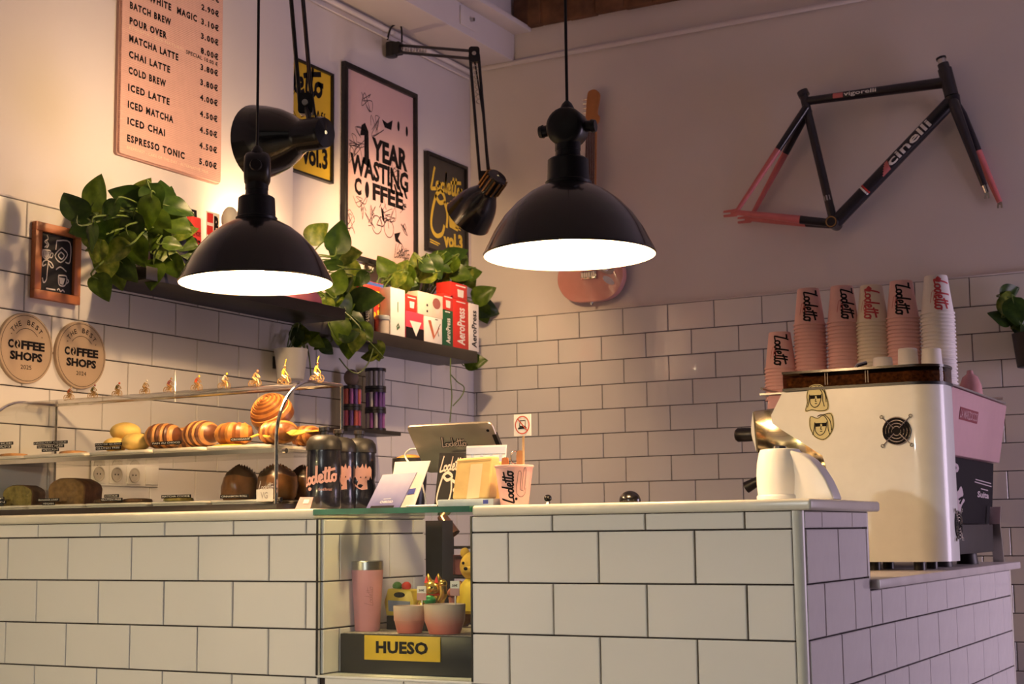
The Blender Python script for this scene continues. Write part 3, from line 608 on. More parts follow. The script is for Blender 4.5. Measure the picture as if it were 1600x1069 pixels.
MB().ball((0, 0, hh*.84), (.026, .030, hh*.16)).prism(rrect(-.02, -.012, .02, .022, .01), (0, .02, hh*.80), XA, YA, ZA*.006).build('cap', mat('grey_cap', (.42, .40, .36), .5), t, smooth=50)
a = at_x(490, 472, -2.04)
t = thing('cycling_cap', 'pink panelled cycling cap at the right end of the menu shelf', 'cap', (-2.05, a.y-.05, S1))
pk = mat('pink_cloth', (.58, .17, .24), .8, var=.08)
vs = MB()
n = 36; prof = [(math.cos(q)*1.0, math.sin(q)) for q in [pi/2*k/8 for k in range(9)]]
vv = []; ff = []
for r, z in prof:
    for k in range(n):
        aa = 2*pi*k/n; rr = max(r, .001)*.062*(1+.05*abs(math.sin(3*aa))); vv.append((rr*math.cos(aa), rr*math.sin(aa), .004+z*.055))
for j in range(8):
    for k in range(n): ff.append((j*n+k, j*n+(k+1) % n, (j+1)*n+(k+1) % n, (j+1)*n+k))
MB().add(vv, ff).build('crown', pk, t)
MB().prism([(-.045, .03)]+[(.045*math.cos(pi-pi*k/10), .03+.055*math.sin(pi*k/10)) for k in range(11)]+[(.045, .03)], (0, 0, .002), XA, YA, ZA*.004).build('peak', pk, t)

# ------------------------------------------------------------------ pothos plants
def leaf_material(name, a, b):
    m = mat(name, a, .38, var=0); nt = m.node_tree; bs = nt.nodes['Principled BSDF']
    tc = nt.nodes.new('ShaderNodeTexCoord'); nz = nt.nodes.new('ShaderNodeTexNoise'); nz.inputs['Scale'].default_value = 3.2; nz.inputs['Detail'].default_value = 3
    r = nt.nodes.new('ShaderNodeValToRGB'); e = r.color_ramp.elements; e[0].color = (*a, 1); e[1].color = (*b, 1); e[0].position = .40; e[1].position = .72
    nt.links.new(tc.outputs['Object'], nz.inputs[0]); nt.links.new(nz.outputs['Fac'], r.inputs[0]); nt.links.new(r.outputs[0], bs.inputs['Base Color'])
    bs.inputs['Subsurface Weight'].default_value = 0
    tl = nt.nodes.new('ShaderNodeBsdfTranslucent'); nt.links.new(r.outputs[0], tl.inputs[0]); mx = nt.nodes.new('ShaderNodeMixShader'); mx.inputs[0].default_value = .35
    nt.links.new(bs.outputs[0], mx.inputs[1]); nt.links.new(tl.outputs[0], mx.inputs[2]); nt.links.new(mx.outputs[0], nt.nodes['Material Output'].inputs[0]); return m
LM = [leaf_material('leaf_green', (.055, .105, .008), (.12, .19, .015)), leaf_material('leaf_variegated', (.09, .15, .012), (.32, .36, .06)), leaf_material('leaf_dark', (.022, .055, .007), (.055, .105, .012))]
stem_m = mat('stem_green', (.10, .15, .03), .5, var=.2)
def leaf_mesh(droop, fold, m):
    """heart-shaped leaf, base at the origin, tip at y = 1"""
    vs = []; fs = []; N, S = 14, 4
    for k in range(N+1):
        t = k/N; w = .47*math.sin(pi*min(1, t**.62))**.80*(1-.18*t) if 0 < t < 1 else 0.0
        for j in range(-S, S+1):
            q = j/S; lobe = -.13*abs(q)**1.5*max(0, 1-t*3.2)
            y = t+lobe; vs.append((w*q, y, fold*abs(q)**1.3*w*1.6-droop*t*t-.16*w*q*q+.012*math.sin(9*t+4*q)))
    n = 2*S+1
    for k in range(N):
        for j in range(2*S): fs.append((k*n+j, k*n+j+1, (k+1)*n+j+1, (k+1)*n+j))
    me = bpy.data.meshes.new('leaf'); me.from_pydata(vs, [], fs); me.materials.append(m); me.shade_smooth(); return me
LEAF = [leaf_mesh(d, f, LM[i]) for i in range(3) for d, f in ((.12, .16), (.30, .26), (.22, .08))]
def pothos(label, base, pot, leaves, xs, fill=None, seed=1, dark=.25, group='pothos plants', hit=at_x, soil=None, size=.085, trail=()):
    random.seed(seed)
    t = thing('potted_pothos', label, 'plant', base, group)
    for pn, prof, m in pot: MB().lathe(prof, 28).build(pn, m, t)
    base = V(base); top = base+V((0, 0, soil))
    L = [(u, v, a, s) for u, v, a, s in leaves]
    if fill:
        cu, cv, ru, rv, n = fill
        for _ in range(n):
            q = random.uniform(0, 2*pi); r = math.sqrt(random.random()); L.append((cu+ru*r*math.cos(q), cv+rv*r*math.sin(q), random.uniform(-150, 60), random.uniform(.7, 1.1)*size))
    for u, v, a, s in L:
        s *= .90; p = hit(u, v, random.uniform(*xs)); a = math.radians(a)
        d = (_r*math.cos(a)+_u*math.sin(a)+_f*random.uniform(-.35, .25)).normalized()
        nn = (-_f*random.uniform(.6, 1)+V((0, 0, 1))*random.uniform(.1, .7)+_r*random.uniform(-.4, .4)); nn = (nn-d*nn.dot(d)).normalized()
        xx = d.cross(nn); bpt = p-d*s*.5
        o = bpy.data.objects.new('leaf', LEAF[(random.randrange(3)+ (6 if random.random() < dark else (3 if random.random() < .45 else 0)))]); col.objects.link(o); o.parent = t
        M = Matrix(((xx.x, d.x, nn.x, 0), (xx.y, d.y, nn.y, 0), (xx.z, d.z, nn.z, 0), (0, 0, 0, 1)))
        o.matrix_local = Matrix.Translation(bpt-base) @ M @ Matrix.Diagonal((s, s, s, 1))
        g0 = top+V((random.uniform(-.02, .02), random.uniform(-.02, .02), 0))
        mid = g0.lerp(bpt, .5)+V((0, 0, .035+.1*abs(bpt.z-g0.z)))
        st = spline([g0, mid, bpt-d*.02, bpt+d*s*.12], 5)
        MB().tube(st, [.0026]*(len(st)-3)+[.002, .0016, .001], 5).build('stem', stem_m, t, W=True)
    for path in trail:
        MB().tube(spline([hit(u, v, xx) for u, v, xx in path], 6), .0024, 5).build('vine', stem_m, t, W=True)
    return t
dpot = mat('dark_pot', (.02, .018, .022), .5, var=.2); soilm = mat('soil', (.03, .018, .01), .95, var=.4)
def pot_parts(r, h, m=dpot): return [('pot', [(r*.74, 0), (r*.78, .002), (r, h), (r*.94, h), (r*.93, h*.86)], m), ('soil', [(r*.93, h*.84), (r*.93, h*.87), (0, h*.88)], soilm)]
pothos('large bushy pothos trailing over the left end of the menu shelf', (-2.07, .66, S1), pot_parts(.07, .12),
       [(113, 318, 115, .10), (150, 297, 75, .10), (138, 338, 60, .10), (128, 355, 200, .09), (160, 330, 20, .09), (195, 305, 150, .10), (222, 296, 60, .09), (240, 312, -70, .09), (255, 300, 95, .09), (262, 312, 80, .085), (205, 325, -40, .10),
        (232, 335, -100, .10), (265, 330, 10, .10), (282, 325, -10, .09), (140, 372, -110, .09), (175, 360, -60, .10), (205, 365, -100, .11), (250, 355, -60, .10), (280, 350, -30, .09), (290, 378, -20, .09), (300, 395, -40, .08),
        (165, 420, -100, .09), (185, 432, -80, .09), (200, 425, -60, .08), (237, 430, -95, .09), (160, 450, -60, .08), (270, 405, -20, .10), (275, 420, -60, .08), (178, 395, -150, .09), (215, 395, -60, .10), (150, 395, -120, .08)],
       (-2.05, -1.93), (215, 360, 75, 45, 12), seed=11, dark=.4, soil=.115)
pothos('cascading pothos between the two shelves trailing down past the box shelf', (-2.27, 1.49, SB), pot_parts(.065, .11),
       [(497, 362, 40, .10), (530, 368, 75, .12), (522, 392, -110, .11), (545, 397, 10, .11), (514, 410, 160, .09), (528, 436, 80, .11), (552, 430, -60, .11), (535, 455, -120, .11), (575, 465, 10, .13), (540, 478, -60, .11), (520, 470, 140, .1),
        (560, 505, -40, .10), (572, 520, -50, .09), (555, 535, -100, .09), (590, 550, -80, .08), (465, 530, -100, .09), (500, 538, -150, .06), (512, 546, -40, .06), (530, 520, -100, .10), (545, 545, -90, .09), (575, 555, 180, .07), (518, 498, -140, .09)],
       (-2.24, -2.10), (540, 470, 40, 60, 12), seed=21, dark=.3, soil=.105, trail=[[(530, 560, -2.15), (545, 578, -2.14), (560, 583, -2.13), (575, 568, -2.12), (583, 545, -2.12)], [(480, 540, -2.12), (484, 565, -2.1), (486, 590, -2.1)]])
pothos('small pothos with pale striped leaves behind the white filter carton', (-2.305, 2.06, SB), pot_parts(.048, .14),
       [(600, 415, 120, .10), (612, 425, -50, .09), (628, 418, 60, .09), (640, 430, -20, .09), (650, 427, 10, .11), (620, 440, -120, .08), (645, 446, -70, .09), (632, 447, -100, .08), (610, 436, 170, .07)],
       (-2.30, -2.22), (630, 432, 25, 15, 5), seed=31, dark=.05, soil=.13)
pothos('bushy pothos sprawling over the red cartons by the corner', (-2.305, 2.40, SB), pot_parts(.052, .19),
       [(650, 410, 100, .09), (668, 408, 60, .09), (690, 403, 20, .11), (712, 395, 30, .12), (680, 420, -60, .11), (700, 418, -30, .11), (722, 428, -10, .10), (738, 427, 15, .10), (665, 432, 200, .09), (690, 440, -90, .09), (735, 440, -60, .08),
        (757, 459, 30, .11), (762, 483, -15, .12), (755, 492, -70, .10), (744, 564, 10, .10), (722, 412, 60, .09)],
       (-2.28, -2.16), (695, 425, 35, 20, 12), seed=41, dark=.25, soil=.18, trail=[[(704, 560, -2.16), (704, 590, -2.16), (706, 620, -2.16), (703, 660, -2.16)], [(704, 585, -2.16), (715, 597, -2.16), (725, 605, -2.16), (722, 618, -2.16), (708, 634, -2.16)]])
# ------------------------------------------------------------------ hanging pots
t = pothos('dark pothos in a black pot hung on the tiles at the right edge', (-.055, 2.84, 1.555), pot_parts(.058, .12),
       [(1562, 494, 150, .09), (1575, 470, 70, .10), (1588, 490, -80, .11), (1580, 455, 20, .08), (1595, 480, 20, .09), (1594, 515, -60, .09), (1604, 500, 30, .1), (1612, 520, -40, .1)], (2.80, 2.87), None, seed=51, dark=.9, hit=at_y, soil=.11)
MB().span((-.075, 2.885, 1.60), (-.035, 2.903, 1.66)).build('wall_hook', blk, t, W=True)
t = pothos('pale wall pot with a small trailing plant above the end of the pastry case', (-2.10, 1.27, 1.50), pot_parts(.055, .10, white),
       [(462, 530, -100, .07), (472, 520, 100, .07), (484, 525, 40, .07), (496, 535, -40, .06)], (-2.12, -2.06), None, seed=61, dark=.4, soil=.09)
MB().span((-2.163, 1.255, 1.54), (-2.145, 1.285, 1.58)).build('wall_hook', blk, t, W=True)

# ------------------------------------------------------------------ electric guitar on the back wall
gy = 2.872
gt = thing('electric_guitar', 'pink electric guitar with maple headstock hanging behind the right pendant lamp', 'guitar', (-1.776, gy, 1.935))
gpink = mat('guitar_pink', (.60, .27, .24), .25, var=.03, coat=.5); maple = mat('maple', (.42, .17, .05), .4, var=.2, scale=12); rosew = mat('rosewood', (.09, .035, .02), .5, var=.3)
half = [(0, 0), (.07, .004), (.118, .03), (.146, .075), (.150, .12), (.135, .165), (.118, .20), (.122, .24), (.138, .28), (.143, .33), (.128, .385), (.105, .375), (.085, .33), (.050, .305), (.03, .30)]
left = [(0, 0), (.07, .004), (.118, .03), (.146, .075), (.150, .12), (.136, .165), (.122, .20), (.124, .24), (.140, .29), (.146, .35), (.132, .42), (.108, .41), (.085, .35), (.055, .315), (.03, .30)]
outl = sp2([(x, z) for x, z in half]+[(-x, z) for x, z in left[::-1][:-1]], 3, True)
MB().prism(outl, (-1.776, gy-.012, 1.937), XA, ZA, YA*.036).build('body', gpink, gt, W=True, bevel=.006, seg=3)
pgd = sp2([(-.08, .30), (.0, .29), (.07, .31), (.09, .24), (.085, .17), (.11, .125), (.09, .105), (.03, .13), (-.04, .14), (-.085, .20)], 3, True)
MB().prism(pgd, (-1.776, gy-.0145, 1.937), XA, ZA, YA*.003).build('pickguard', mat('pickguard', (.45, .36, .33), .4), gt, W=True)
MB().span((-1.776-.035, gy-.026, 2.030), (-1.776+.035, gy-.012, 2.062)).build('bridge', chrome, gt, W=True, bevel=.002)
for k in range(6): MB().span((-1.776-.030+k*.0105, gy-.031, 2.036), (-1.776-.0225+k*.0105, gy-.026, 2.056)).build('saddle', steel, gt, W=True)
MB().prism(circ(0, 0, .030, 20, .013), (-1.776+.085, gy-.0145, 2.018), V((.82, 0, -.57)), V((.57, 0, .82)), YA*.004).build('jack_plate', chrome, gt, W=True)
for z in (2.10, 2.15, 2.20): MB().prism(rrect(-.036, -.009, .036, .009, .008), (-1.776, gy-.022, z), XA, ZA, YA*.010).build('pickup', white, gt, W=True)
for dx, dz in ((.075, .13), (.085, .17)): MB().cyl((-1.776+dx, gy-.028, 1.937+dz), (-1.776+dx, gy-.012, 1.937+dz), .011).build('knob', white, gt, W=True)
tp = V((-1.752, gy-.012, 2.68))
MB().prism([(-.026, 0), (.026, 0), (.042, .455), (.0, .455)], (-1.776, gy-.020, 2.225), XA, ZA, YA*.018).build('neck', maple, gt, W=True)
MB().prism([(-.026, 0), (.026, 0), (.041, .452), (.001, .452)], (-1.776, gy-.024, 2.225), XA, ZA, YA*.005).build('fretboard', rosew, gt, W=True)
hd = sp2([(-.002, 0), (.044, 0), (.058, .03), (.048, .05), (.058, .10), (.060, .13), (.040, .150), (.012, .145), (.004, .12), (-.002, .06)], 3, True)
MB().prism(hd, (-1.776, gy-.018, 2.68), XA, ZA, YA*.015).build('headstock', maple, gt, W=True, bevel=.002)
for k in range(6): MB().cyl((-1.776-.016, gy-.010, 2.70+k*.019), (-1.776+.006, gy-.010, 2.70+k*.019), .0055, n=10).build('tuner', chrome, gt, W=True)
for k in range(6): MB().tube([(-1.776-.026+k*.0105, gy-.030, 2.046), (-1.776+.004+k*.007, gy-.026, 2.69)], .0006, 4).build('string', steel, gt, W=True)
MB().cyl((-1.776, gy, 1.925), (-1.776, gy, 1.938), .006, n=10).build('strap_button', chrome, gt, W=True)

# ------------------------------------------------------------------ bicycle frame on the back wall
by = 2.845; near, far = 2.790, 2.897
B = lambda u, v, y=by: at_y(u, v, y)
bf = thing('bicycle_frame', 'black and pink track bicycle frame with fork hung on the back wall', 'bicycle frame', (B(1303, 349).x, by, B(1303, 349).z))
fblk = mat('frame_black', (.012, .010, .014), .3, var=.15, coat=.3); fpk = mat('frame_pink', (.58, .16, .16), .35, var=.08)
bb, sc, st_, ht, hb = B(1303, 349), B(1262, 161), B(1255, 146), B(1476, 108), B(1487, 150)
MB().tube([bb, st_], .0165, 18).build('seat_tube', fblk, bf, W=True)
MB().cyl(st_+(st_-sc).normalized()*-.012, st_+(st_-sc).normalized()*.010, .022).build('seat_clamp', fblk, bf, W=True)
tt0, tt1 = B(1262, 158), B(1476, 129)
MB().tube([tt0, tt1], [.0165, .021], 18).build('top_tube', fblk, bf, W=True)
dt0, dt1 = B(1306, 347), B(1487, 158)
MB().tube([dt0, dt1], .0255, 20).build('down_tube', fblk, bf, W=True)
MB().tube([ht, hb], .026, 20).build('head_tube', fblk, bf, W=True)
stc = B(1470, 90)
MB().cyl(ht, ht.lerp(stc, .45), .021).build('headset_spacer', fblk, bf, W=True); MB().cyl(ht.lerp(stc, .4), stc, .0155).build('steerer', steel, bf, W=True); MB().cyl(stc.lerp(ht, .15), stc, .019).build('top_cap', blk, bf, W=True)
MB().cyl(bb-V((0, .036, 0)), bb+V((0, .036, 0)), .0235, n=24).build('bottom_bracket', fblk, bf, W=True); MB().lathe([(.017, 0), (.021, .0), (.021, .003), (.017, .003), (.017, 0)], 24, axis_m(bb-V((0, .039, 0)), YA), caps=False).build('bracket_ring', mat('brass_worn', (.45, .27, .12), .35, metal=1, var=.2), bf, W=True)
cr = B(1491, 158)
MB().cyl(cr.lerp(hb, .8), cr-V((0, 0, .02)), .028, .024).build('fork_crown', fblk, bf, W=True)
for tip, yy, pk_ in (((1542, 301), near, .92), ((1562, 316), far, .42)):
    e = B(*tip, yy); a0 = V((cr.x, (by+yy)/2, cr.z)); c1 = a0.lerp(e, .12)+V((0, (yy-by)*.3, 0)); q = c1.lerp(e, pk_)
    MB().tube([V((cr.x, by+(yy-by)*.25, cr.z-.01)), c1, q], [.020, .020, .020-.009*pk_], 14).build('fork_blade', fblk, bf, W=True)
    MB().tube([q, e], [.020-.009*pk_, .010], 14).build('fork_blade_tip', fpk if pk_ < .5 else chrome, bf, W=True)
    MB().prism([(-.008, 0), (.008, 0), (.010, -.022), (.003, -.022), (.003, -.010), (-.003, -.010), (-.003, -.022), (-.010, -.022)], e-YA*.003, XA, ZA, YA*.006).build('fork_end', chrome, bf, W=True)
for drop, yy, m0, m1 in (((1150, 332), near, (1217, 227), .43), ((1172, 342), far, (1222, 235), .45)):
    e = B(*drop, yy); s0 = V((sc.x, by+(yy-by)*.3, sc.z-.02)); q = s0.lerp(e, .40)
    MB().tube([s0, q], [.0155, .0135], 12).build('seat_stay', fblk, bf, W=True); MB().tube([q, e], [.0135, .0085], 12).build('seat_stay_tip', fpk, bf, W=True)
    c0 = bb+V((-.015, (yy-by)*.35, 0)); q = c0.lerp(e, .30)
    MB().tube([c0, q], [.016, .0165], 12).build('chain_stay', fblk, bf, W=True); MB().tube([q, q.lerp(e, .5)+V((0, (yy-by)*.12, 0)), e], [.0165, .013, .010], 12).build('chain_stay_tip', fpk, bf, W=True)
    MB().prism([(.012, .016), (-.006, .014), (-.050, .012), (-.052, .004), (-.022, .003), (-.022, -.004), (-.052, -.005), (-.050, -.014), (0, -.016), (.014, -.008)], e-YA*.003, XA, ZA, YA*.006).build('dropout', fpk, bf, W=True, bevel=.001)
def tube_map(a, b, r):
    d = (b-a).normalized(); pz = YA.cross(d).normalized(); pz = pz if pz.z > 0 else -pz
    return lambda x, y: a+d*x+pz*(math.sin(y/r)*(r+.0006))-YA*(math.cos(y/r)*(r+.0006))
dl = (dt1-dt0).length; tm = tube_map(dt0, dt1, .0255)
m = MB(); text(m, 'cinelli', tm, dl*.475, -.016, .034, .21, .02, 1.0, 0, 8); m.build('lettering', white, bf, W=True, smooth=0)
m = MB(); [m.ribbon([(dl*(.40+.012*k), -.017+.006*k), (dl*(.465+.004*k), -.017+.006*k)], .0062, tm) for k in range(6)]; m.build('wing_badge', fpk, bf, W=True, smooth=0)
for q, mm in ((.258, white), (.272, red)): m = MB(); m.ribbon([(dl*q, -.025), (dl*q, -.012), (dl*q, 0), (dl*q, .012), (dl*q, .025)], .007, tm); m.build('stripe', mm, bf, W=True, smooth=0)
tl_ = (tt1-tt0).length; tm = tube_map(tt0, tt1, .0185)
m = MB(); text(m, 'vigorelli', tm, tl_*.28, -.009, .021, .125, .02, 1, 0, 8); m.build('lettering', white, bf, W=True, smooth=0)
m = MB(); [m.ribbon([(tl_*.20, -.006+.004*k), (tl_*.275, -.006+.004*k)], .0042, tm) for k in range(5)]; m.build('pink_block', fpk, bf, W=True, smooth=0)
tm = tube_map(bb, st_, .0165); m = MB(); m.ribbon([(.10, -.012), (.10, 0), (.10, .012)], .02, lambda x, y: tm(x, y)); m.build('seat_tube_decal', mat('grey_decal', (.35, .33, .36), .5), bf, W=True, smooth=0)

# ------------------------------------------------------------------ coffee grinder on the low worktop
GY0, GY1 = 1.05, 1.24
gr = thing('coffee_grinder', 'large white coffee grinder with fan grille, stickers and brown bean hopper', 'grinder', (-.12, 1.145, LOWZ+.0005))
gw = mat('grinder_white', (.80, .80, .77), .30, var=.02, coat=.3)
def rside(x0, x1, y0, y1, r, n=8):
    return [(x0, y0)]+[(x1-r+r*math.sin(pi/2*k/n), y0+r-r*math.cos(pi/2*k/n)) for k in range(n+1)]+[(x1-r+r*math.cos(pi/2*k/n), y1-r+r*math.sin(pi/2*k/n)) for k in range(n+1)]+[(x0, y1)]
MB().prism(rside(-.250, .028, GY0, GY1, .075), (0, 0, .917), XA, YA, ZA*.432).build('body', gw, gr, W=True, smooth=30)
pan = [(-.250, 1.349), (-.373, 1.345), (-.404, 1.290), (-.402, 1.268), (-.273, 1.182), (-.262, 1.14), (-.250, 1.11)]
for y0 in (GY0, GY1-.0148): MB().prism(pan, (0, y0, 0), XA, ZA, YA*.0148).build('side_panel', gw, gr, W=True, smooth=30)
MB().span((-.38, GY0+.014, 1.335), (-.1, GY1-.014, 1.349)).build('top_plate', gw, gr, W=True)
gold = mat('polished_steel', (.85, .74, .50), .10, metal=1, var=.05, scale=6)
q1, q2 = at_y(1180, 643, 1.10), at_y(1186, 708, 1.10)
MB().prism([(q1.x, q1.z), (-.25, q1.z+.02), (-.25, 1.14), (-.30, 1.135), (q2.x, q2.z)], (0, 1.085, 0), XA, ZA, YA*.12).build('grind_head', gold, gr, W=True, bevel=.004)
MB().prism(sp2([(q1.x-.001, q1.z-.002), (q1.x-.007, (q1.z+q2.z)/2), (q2.x-.001, q2.z+.002)], 6), (0, 1.083, 0), XA, ZA, YA*.124).build('front_plate', gw, gr, W=True)
ch = at_y(1262, 702, 1.10)
MB().prism(sp2([(-.30, 1.16), (-.262, 1.155), (-.245, 1.13), (-.236, 1.10), (-.240, 1.08), (-.252, 1.10), (-.27, 1.135)], 4, True), (0, 1.06, 0), XA, ZA, YA*.16).build('chute', gold, gr, W=True, smooth=50)
lp = MB(); lines(lp, plane((q1.x+.01, 1.0835, q2.z+.02), XA*.10, ZA*.07), [[(.15, .9), (.3, .55), (.2, .3), (.8, .3), (.95, .45), (.85, .6), (.5, .75)], [(.2, .45), (.7, .45)]], .003); lp.build('wire_fork', chrome, gr, W=True)
k0, k1 = at_y(1181, 679, 1.145), at_y(1150, 680, 1.145)
MB().lathe([(.014, 0), (.0175, .004), (.0185, .03), (.0185, (k0-k1).length-.006), (.014, (k0-k1).length)], 20, axis_m(k0, k1-k0)).build('adjust_knob', blk, gr, W=True)
MB().prism(rside(-.371, .031, GY0-.003, GY1+.003, .078), (0, 0, 1.349), XA, YA, ZA*.007).build('hopper_rim', blk, gr, W=True, smooth=30)
hop = mat('smoked_plastic', (.10, .055, .03), .12, var=.1, trans=.0, coat=.4)
hp = thin_glass('smoked_clear', (.42, .30, .22), 1.5)
MB().prism(rside(-.369, .029, GY0-.001, GY1+.001, .077), (0, 0, 1.356), XA, YA, ZA*.037).build('hopper', hp, gr, W=True, smooth=30)
bean = mat('coffee_beans', (.20, .11, .045), .45, var=.75, scale=110, bump=.8)
o = MB().prism(rside(-.362, .022, GY0+.006, GY1-.006, .07), (0, 0, 1.357), XA, YA, ZA*.026).build('bean_fill', bean, gr, W=True, smooth=30); o['kind'] = 'stuff'
MB().prism(rside(-.371, .031, GY0-.003, GY1+.003, .078), (0, 0, 1.393), XA, YA, ZA*.006).build('hopper_lid', mat('smoked_lid', (.03, .02, .016), .2, var=.1), gr, W=True, smooth=30)
for xx in (-.255, -.152): 
    MB().span((xx-.0040, GY0-.0025, 1.360), (xx-.0024, GY0-.0015, 1.390)).build('hopper_mark', mat('mark_grey', (.38, .33, .28), .6), gr, W=True); MB().span((xx+.0024, GY0-.0025, 1.360), (xx+.0040, GY0-.0015, 1.390)).build('hopper_mark', mat('mark_grey', (.38, .33, .28), .6), gr, W=True)
MB().tube([(-.19, 1.08, 1.399), (-.185, 1.085, 1.408), (-.165, 1.10, 1.415)], .005, 8).build('hopper_clip', chrome, gr, W=True)
for fx in (-.22, -.16, -.05):
    for fy in (GY0+.03, GY1-.03): MB().cyl((fx, fy, LOWZ+.0005), (fx, fy, .918), .014).build('foot', blk, gr, W=True)
def fan(c, ax, ay, az, r=.035):
    c, ax, ay, az = V(c), V(ax), V(ay), V(az)
    f = MB().prism(circ(0, 0, r, 32), c, ax, ay, az*.001).build('fan_opening', ink, gr, W=True)
    fm_ = lambda x, y: c+ax*x+ay*y+az*.003
    for q in (.32, .54, .76, .98): MB().tube([fm_(*p_) for p_ in circ(0, 0, r*q, 28)], .0011, 6, True).build('guard_ring', chrome, f, W=True)
    for s in (1, -1):
        for e in (1, -1): MB().tube([fm_(r*.18*s, r*.18*e), fm_(r*.98*s, r*.98*e)], .0014, 6).build('guard_bar', chrome, f, W=True); MB().tube([fm_(*p_) for p_ in circ(r*1.02*s, r*1.02*e, .004, 10)], .0014, 5, True).build('screw_eye', chrome, f, W=True)
fan((-.083, GY0-.0008, 1.236), XA, ZA, -YA); fan((.0285, 1.165, 1.005), YA, ZA, XA)
stk = mat('sticker_yellow', (.62, .56, .28), .5, var=.06)
def sticker(cx, cz, outline, hair, flip):
    sgn = -1 if flip else 1; fm_ = lambda x, y: V((cx+x*.034, GY0-.0016, cz+y*.036*sgn))
    s = MB().prism([(a*.034, b*.036*sgn) for a, b in outline], (cx, GY0-.0014, cz), XA, ZA, YA*.0012).build('sticker', stk, gr, W=True)
    fm_ = lambda x, y: V((cx+x*.034, GY0-.0019, cz+y*.036*sgn)); m = MB()
    m.ribbon(closed([(a*.93, b*.93) for a, b in outline]), .05, fm_)
    m.poly([(-.50, .22), (-.08, .22), (-.10, -.02), (-.44, -.02)], fm_); m.poly([(.02, .22), (.38, .22), (.34, -.02), (.06, -.02)], fm_)
    lines(m, fm_, [[(-.55, .20), (.42, .20)], [(-.45, .15), (-.48, -.3), (-.2, -.62), (.15, -.5), (.35, -.1), (.4, .3)], [(-.02, .0), (-.08, -.2), (.03, -.22)], [(-.12, -.36), (.05, -.36)], [(-.3, .7), (.1, .8), (.45, .4), (.5, -.2), (.6, -.6)], [(.2, .85), (.65, .4), (.75, -.3)], [(-.5, .3), (-.6, -.3), (-.7, -.6)]], .06)
    m.build('portrait_drawing', ink, s, W=True, smooth=0)
sticker(-.283, 1.327, sp2([(-.9, -.9), (-.75, -.3), (-.75, .3), (-.5, .85), (.1, 1.0), (.6, .8), (.8, .2), (.95, -.5), (.8, -.9), (.2, -.95), (-.4, -.85)], 3, True), 0, False)
sticker(-.272, 1.256, sp2([(-.95, .1), (-.85, .75), (-.3, .6), (.2, .85), (.8, .9), (.95, .3), (.9, -.2), (.6, -.7), (.1, -1.0), (-.5, -.8), (-.8, -.4)], 3, True), 0, False)
m = MB(); [m.poly([(dx, dz), (dx+.008, dz), (dx+.008, dz+.012), (dx, dz+.012)], plane((-.02, 0, 1.27), XA, ZA)) for dx, dz in ()]

# ------------------------------------------------------------------ espresso machine
em = thing('espresso_machine', 'espresso machine with pink rear panel and black drawing panel behind the grinder', 'espresso machine', (-.27, 1.66, LOWZ+.0005))
mp = mat('machine_pink', (.60, .34, .37), .30, var=.03, coat=.3); mblk = mat('machine_black', (.018, .013, .013), .45, var=.2)
MB().prism([(-.52, 1.19), (-.03, 1.19), (.0, 1.362), (-.02, 1.366), (-.50, 1.366)], (0, 1.312, 0), XA, ZA, YA*.735).build('upper_body', mp, em, W=True, bevel=.003)
MB().span((-.52, 1.30, 1.3665), (-.002, 2.05, 1.3715)).build('cup_tray', steel, em, W=True)
MB().tube([(-.515, 1.305, 1.385), (-.515, 2.045, 1.385), (-.01, 2.045, 1.385)], .004, 8).build('cup_rail', chrome, em, W=True)
MB().span((-.46, 1.34, .985), (-.062, 2.03, 1.19)).build('inner_body', mblk, em, W=True)
MB().span((-.50, 1.285, .928), (-.022, 1.855, 1.006)).build('drip_base', mblk, em, W=True, bevel=.002)
for fx in (-.45, -.07):
    for fy in (1.40, 1.72): MB().cyl((fx, fy, LOWZ+.0005), (fx, fy, .93), .03, .026).build('foot', mblk, em, W=True)
MB().prism([(0, 0), (.012, 0), (-.02, .11), (.004, .16), (-.006, .16), (-.032, .11)], (-.04, 1.93, LOWZ+.001), YA, ZA, XA*.03).build('leg_bracket', steel, em, W=True)
fq = quad_map((-.050, 1.40, 1.008), (-.050, 1.99, 1.008), (-.050, 2.06, 1.189), (-.050, 1.40, 1.189))
ob = MB(); ob.add([fq(0, 0), fq(1, 0), fq(1, 1), fq(0, 1)]+[fq(*q)-XA*.010 for q in ((0, 0), (1, 0), (1, 1), (0, 1))], [(0, 1, 2, 3), (7, 6, 5, 4), (0, 4, 5, 1), (1, 5, 6, 2), (2, 6, 7, 3), (3, 7, 4, 0)]); pn = ob.build('drawing_panel', ink, em, W=True, smooth=0)
f3 = lambda x, y: fq(x, y)+XA*.0008; m = MB(); gry = mat('panel_print', (.46, .38, .40), .6, var=0)
text(m, 'P', f3, .10, .66, .26, .16, .02, 1, -.04); m.poly(circ(.04, .76, .05, 14, .07), f3); lines(m, f3, [[(.60, .70), (.95, .66)], [(.58, .66), (.96, .61)], [(.72, .56), (.88, .54)]], .016, sm=0); text(m, 'Suita', f3, .64, .42, .10, .26, .03, 1, -.05)
m.poly(sp2([(.0, .02), (.0, .55), (.08, .62), (.12, .50), (.20, .60), (.22, .48), (.30, .57), (.34, .44), (.30, .40), (.37, .36), (.30, .27), (.26, .16), (.18, .12), (.14, .02)], 3, True), f3)
m.build('panel_print', gry, pn, W=True, smooth=0)['kind'] = 'stuff'
m = MB(); lines(m, lambda x, y: f3(x, y)+XA*.0006, [[(.04, .34), (.16, .33)], [(.24, .36), (.32, .40), (.26, .30)], [(.10, .15), (.2, .2)]], .03); m.poly([(.10, .36), (.20, .34), (.14, .31)], lambda x, y: f3(x, y)+XA*.0006); m.build('face_lines', ink, pn, W=True, smooth=0)
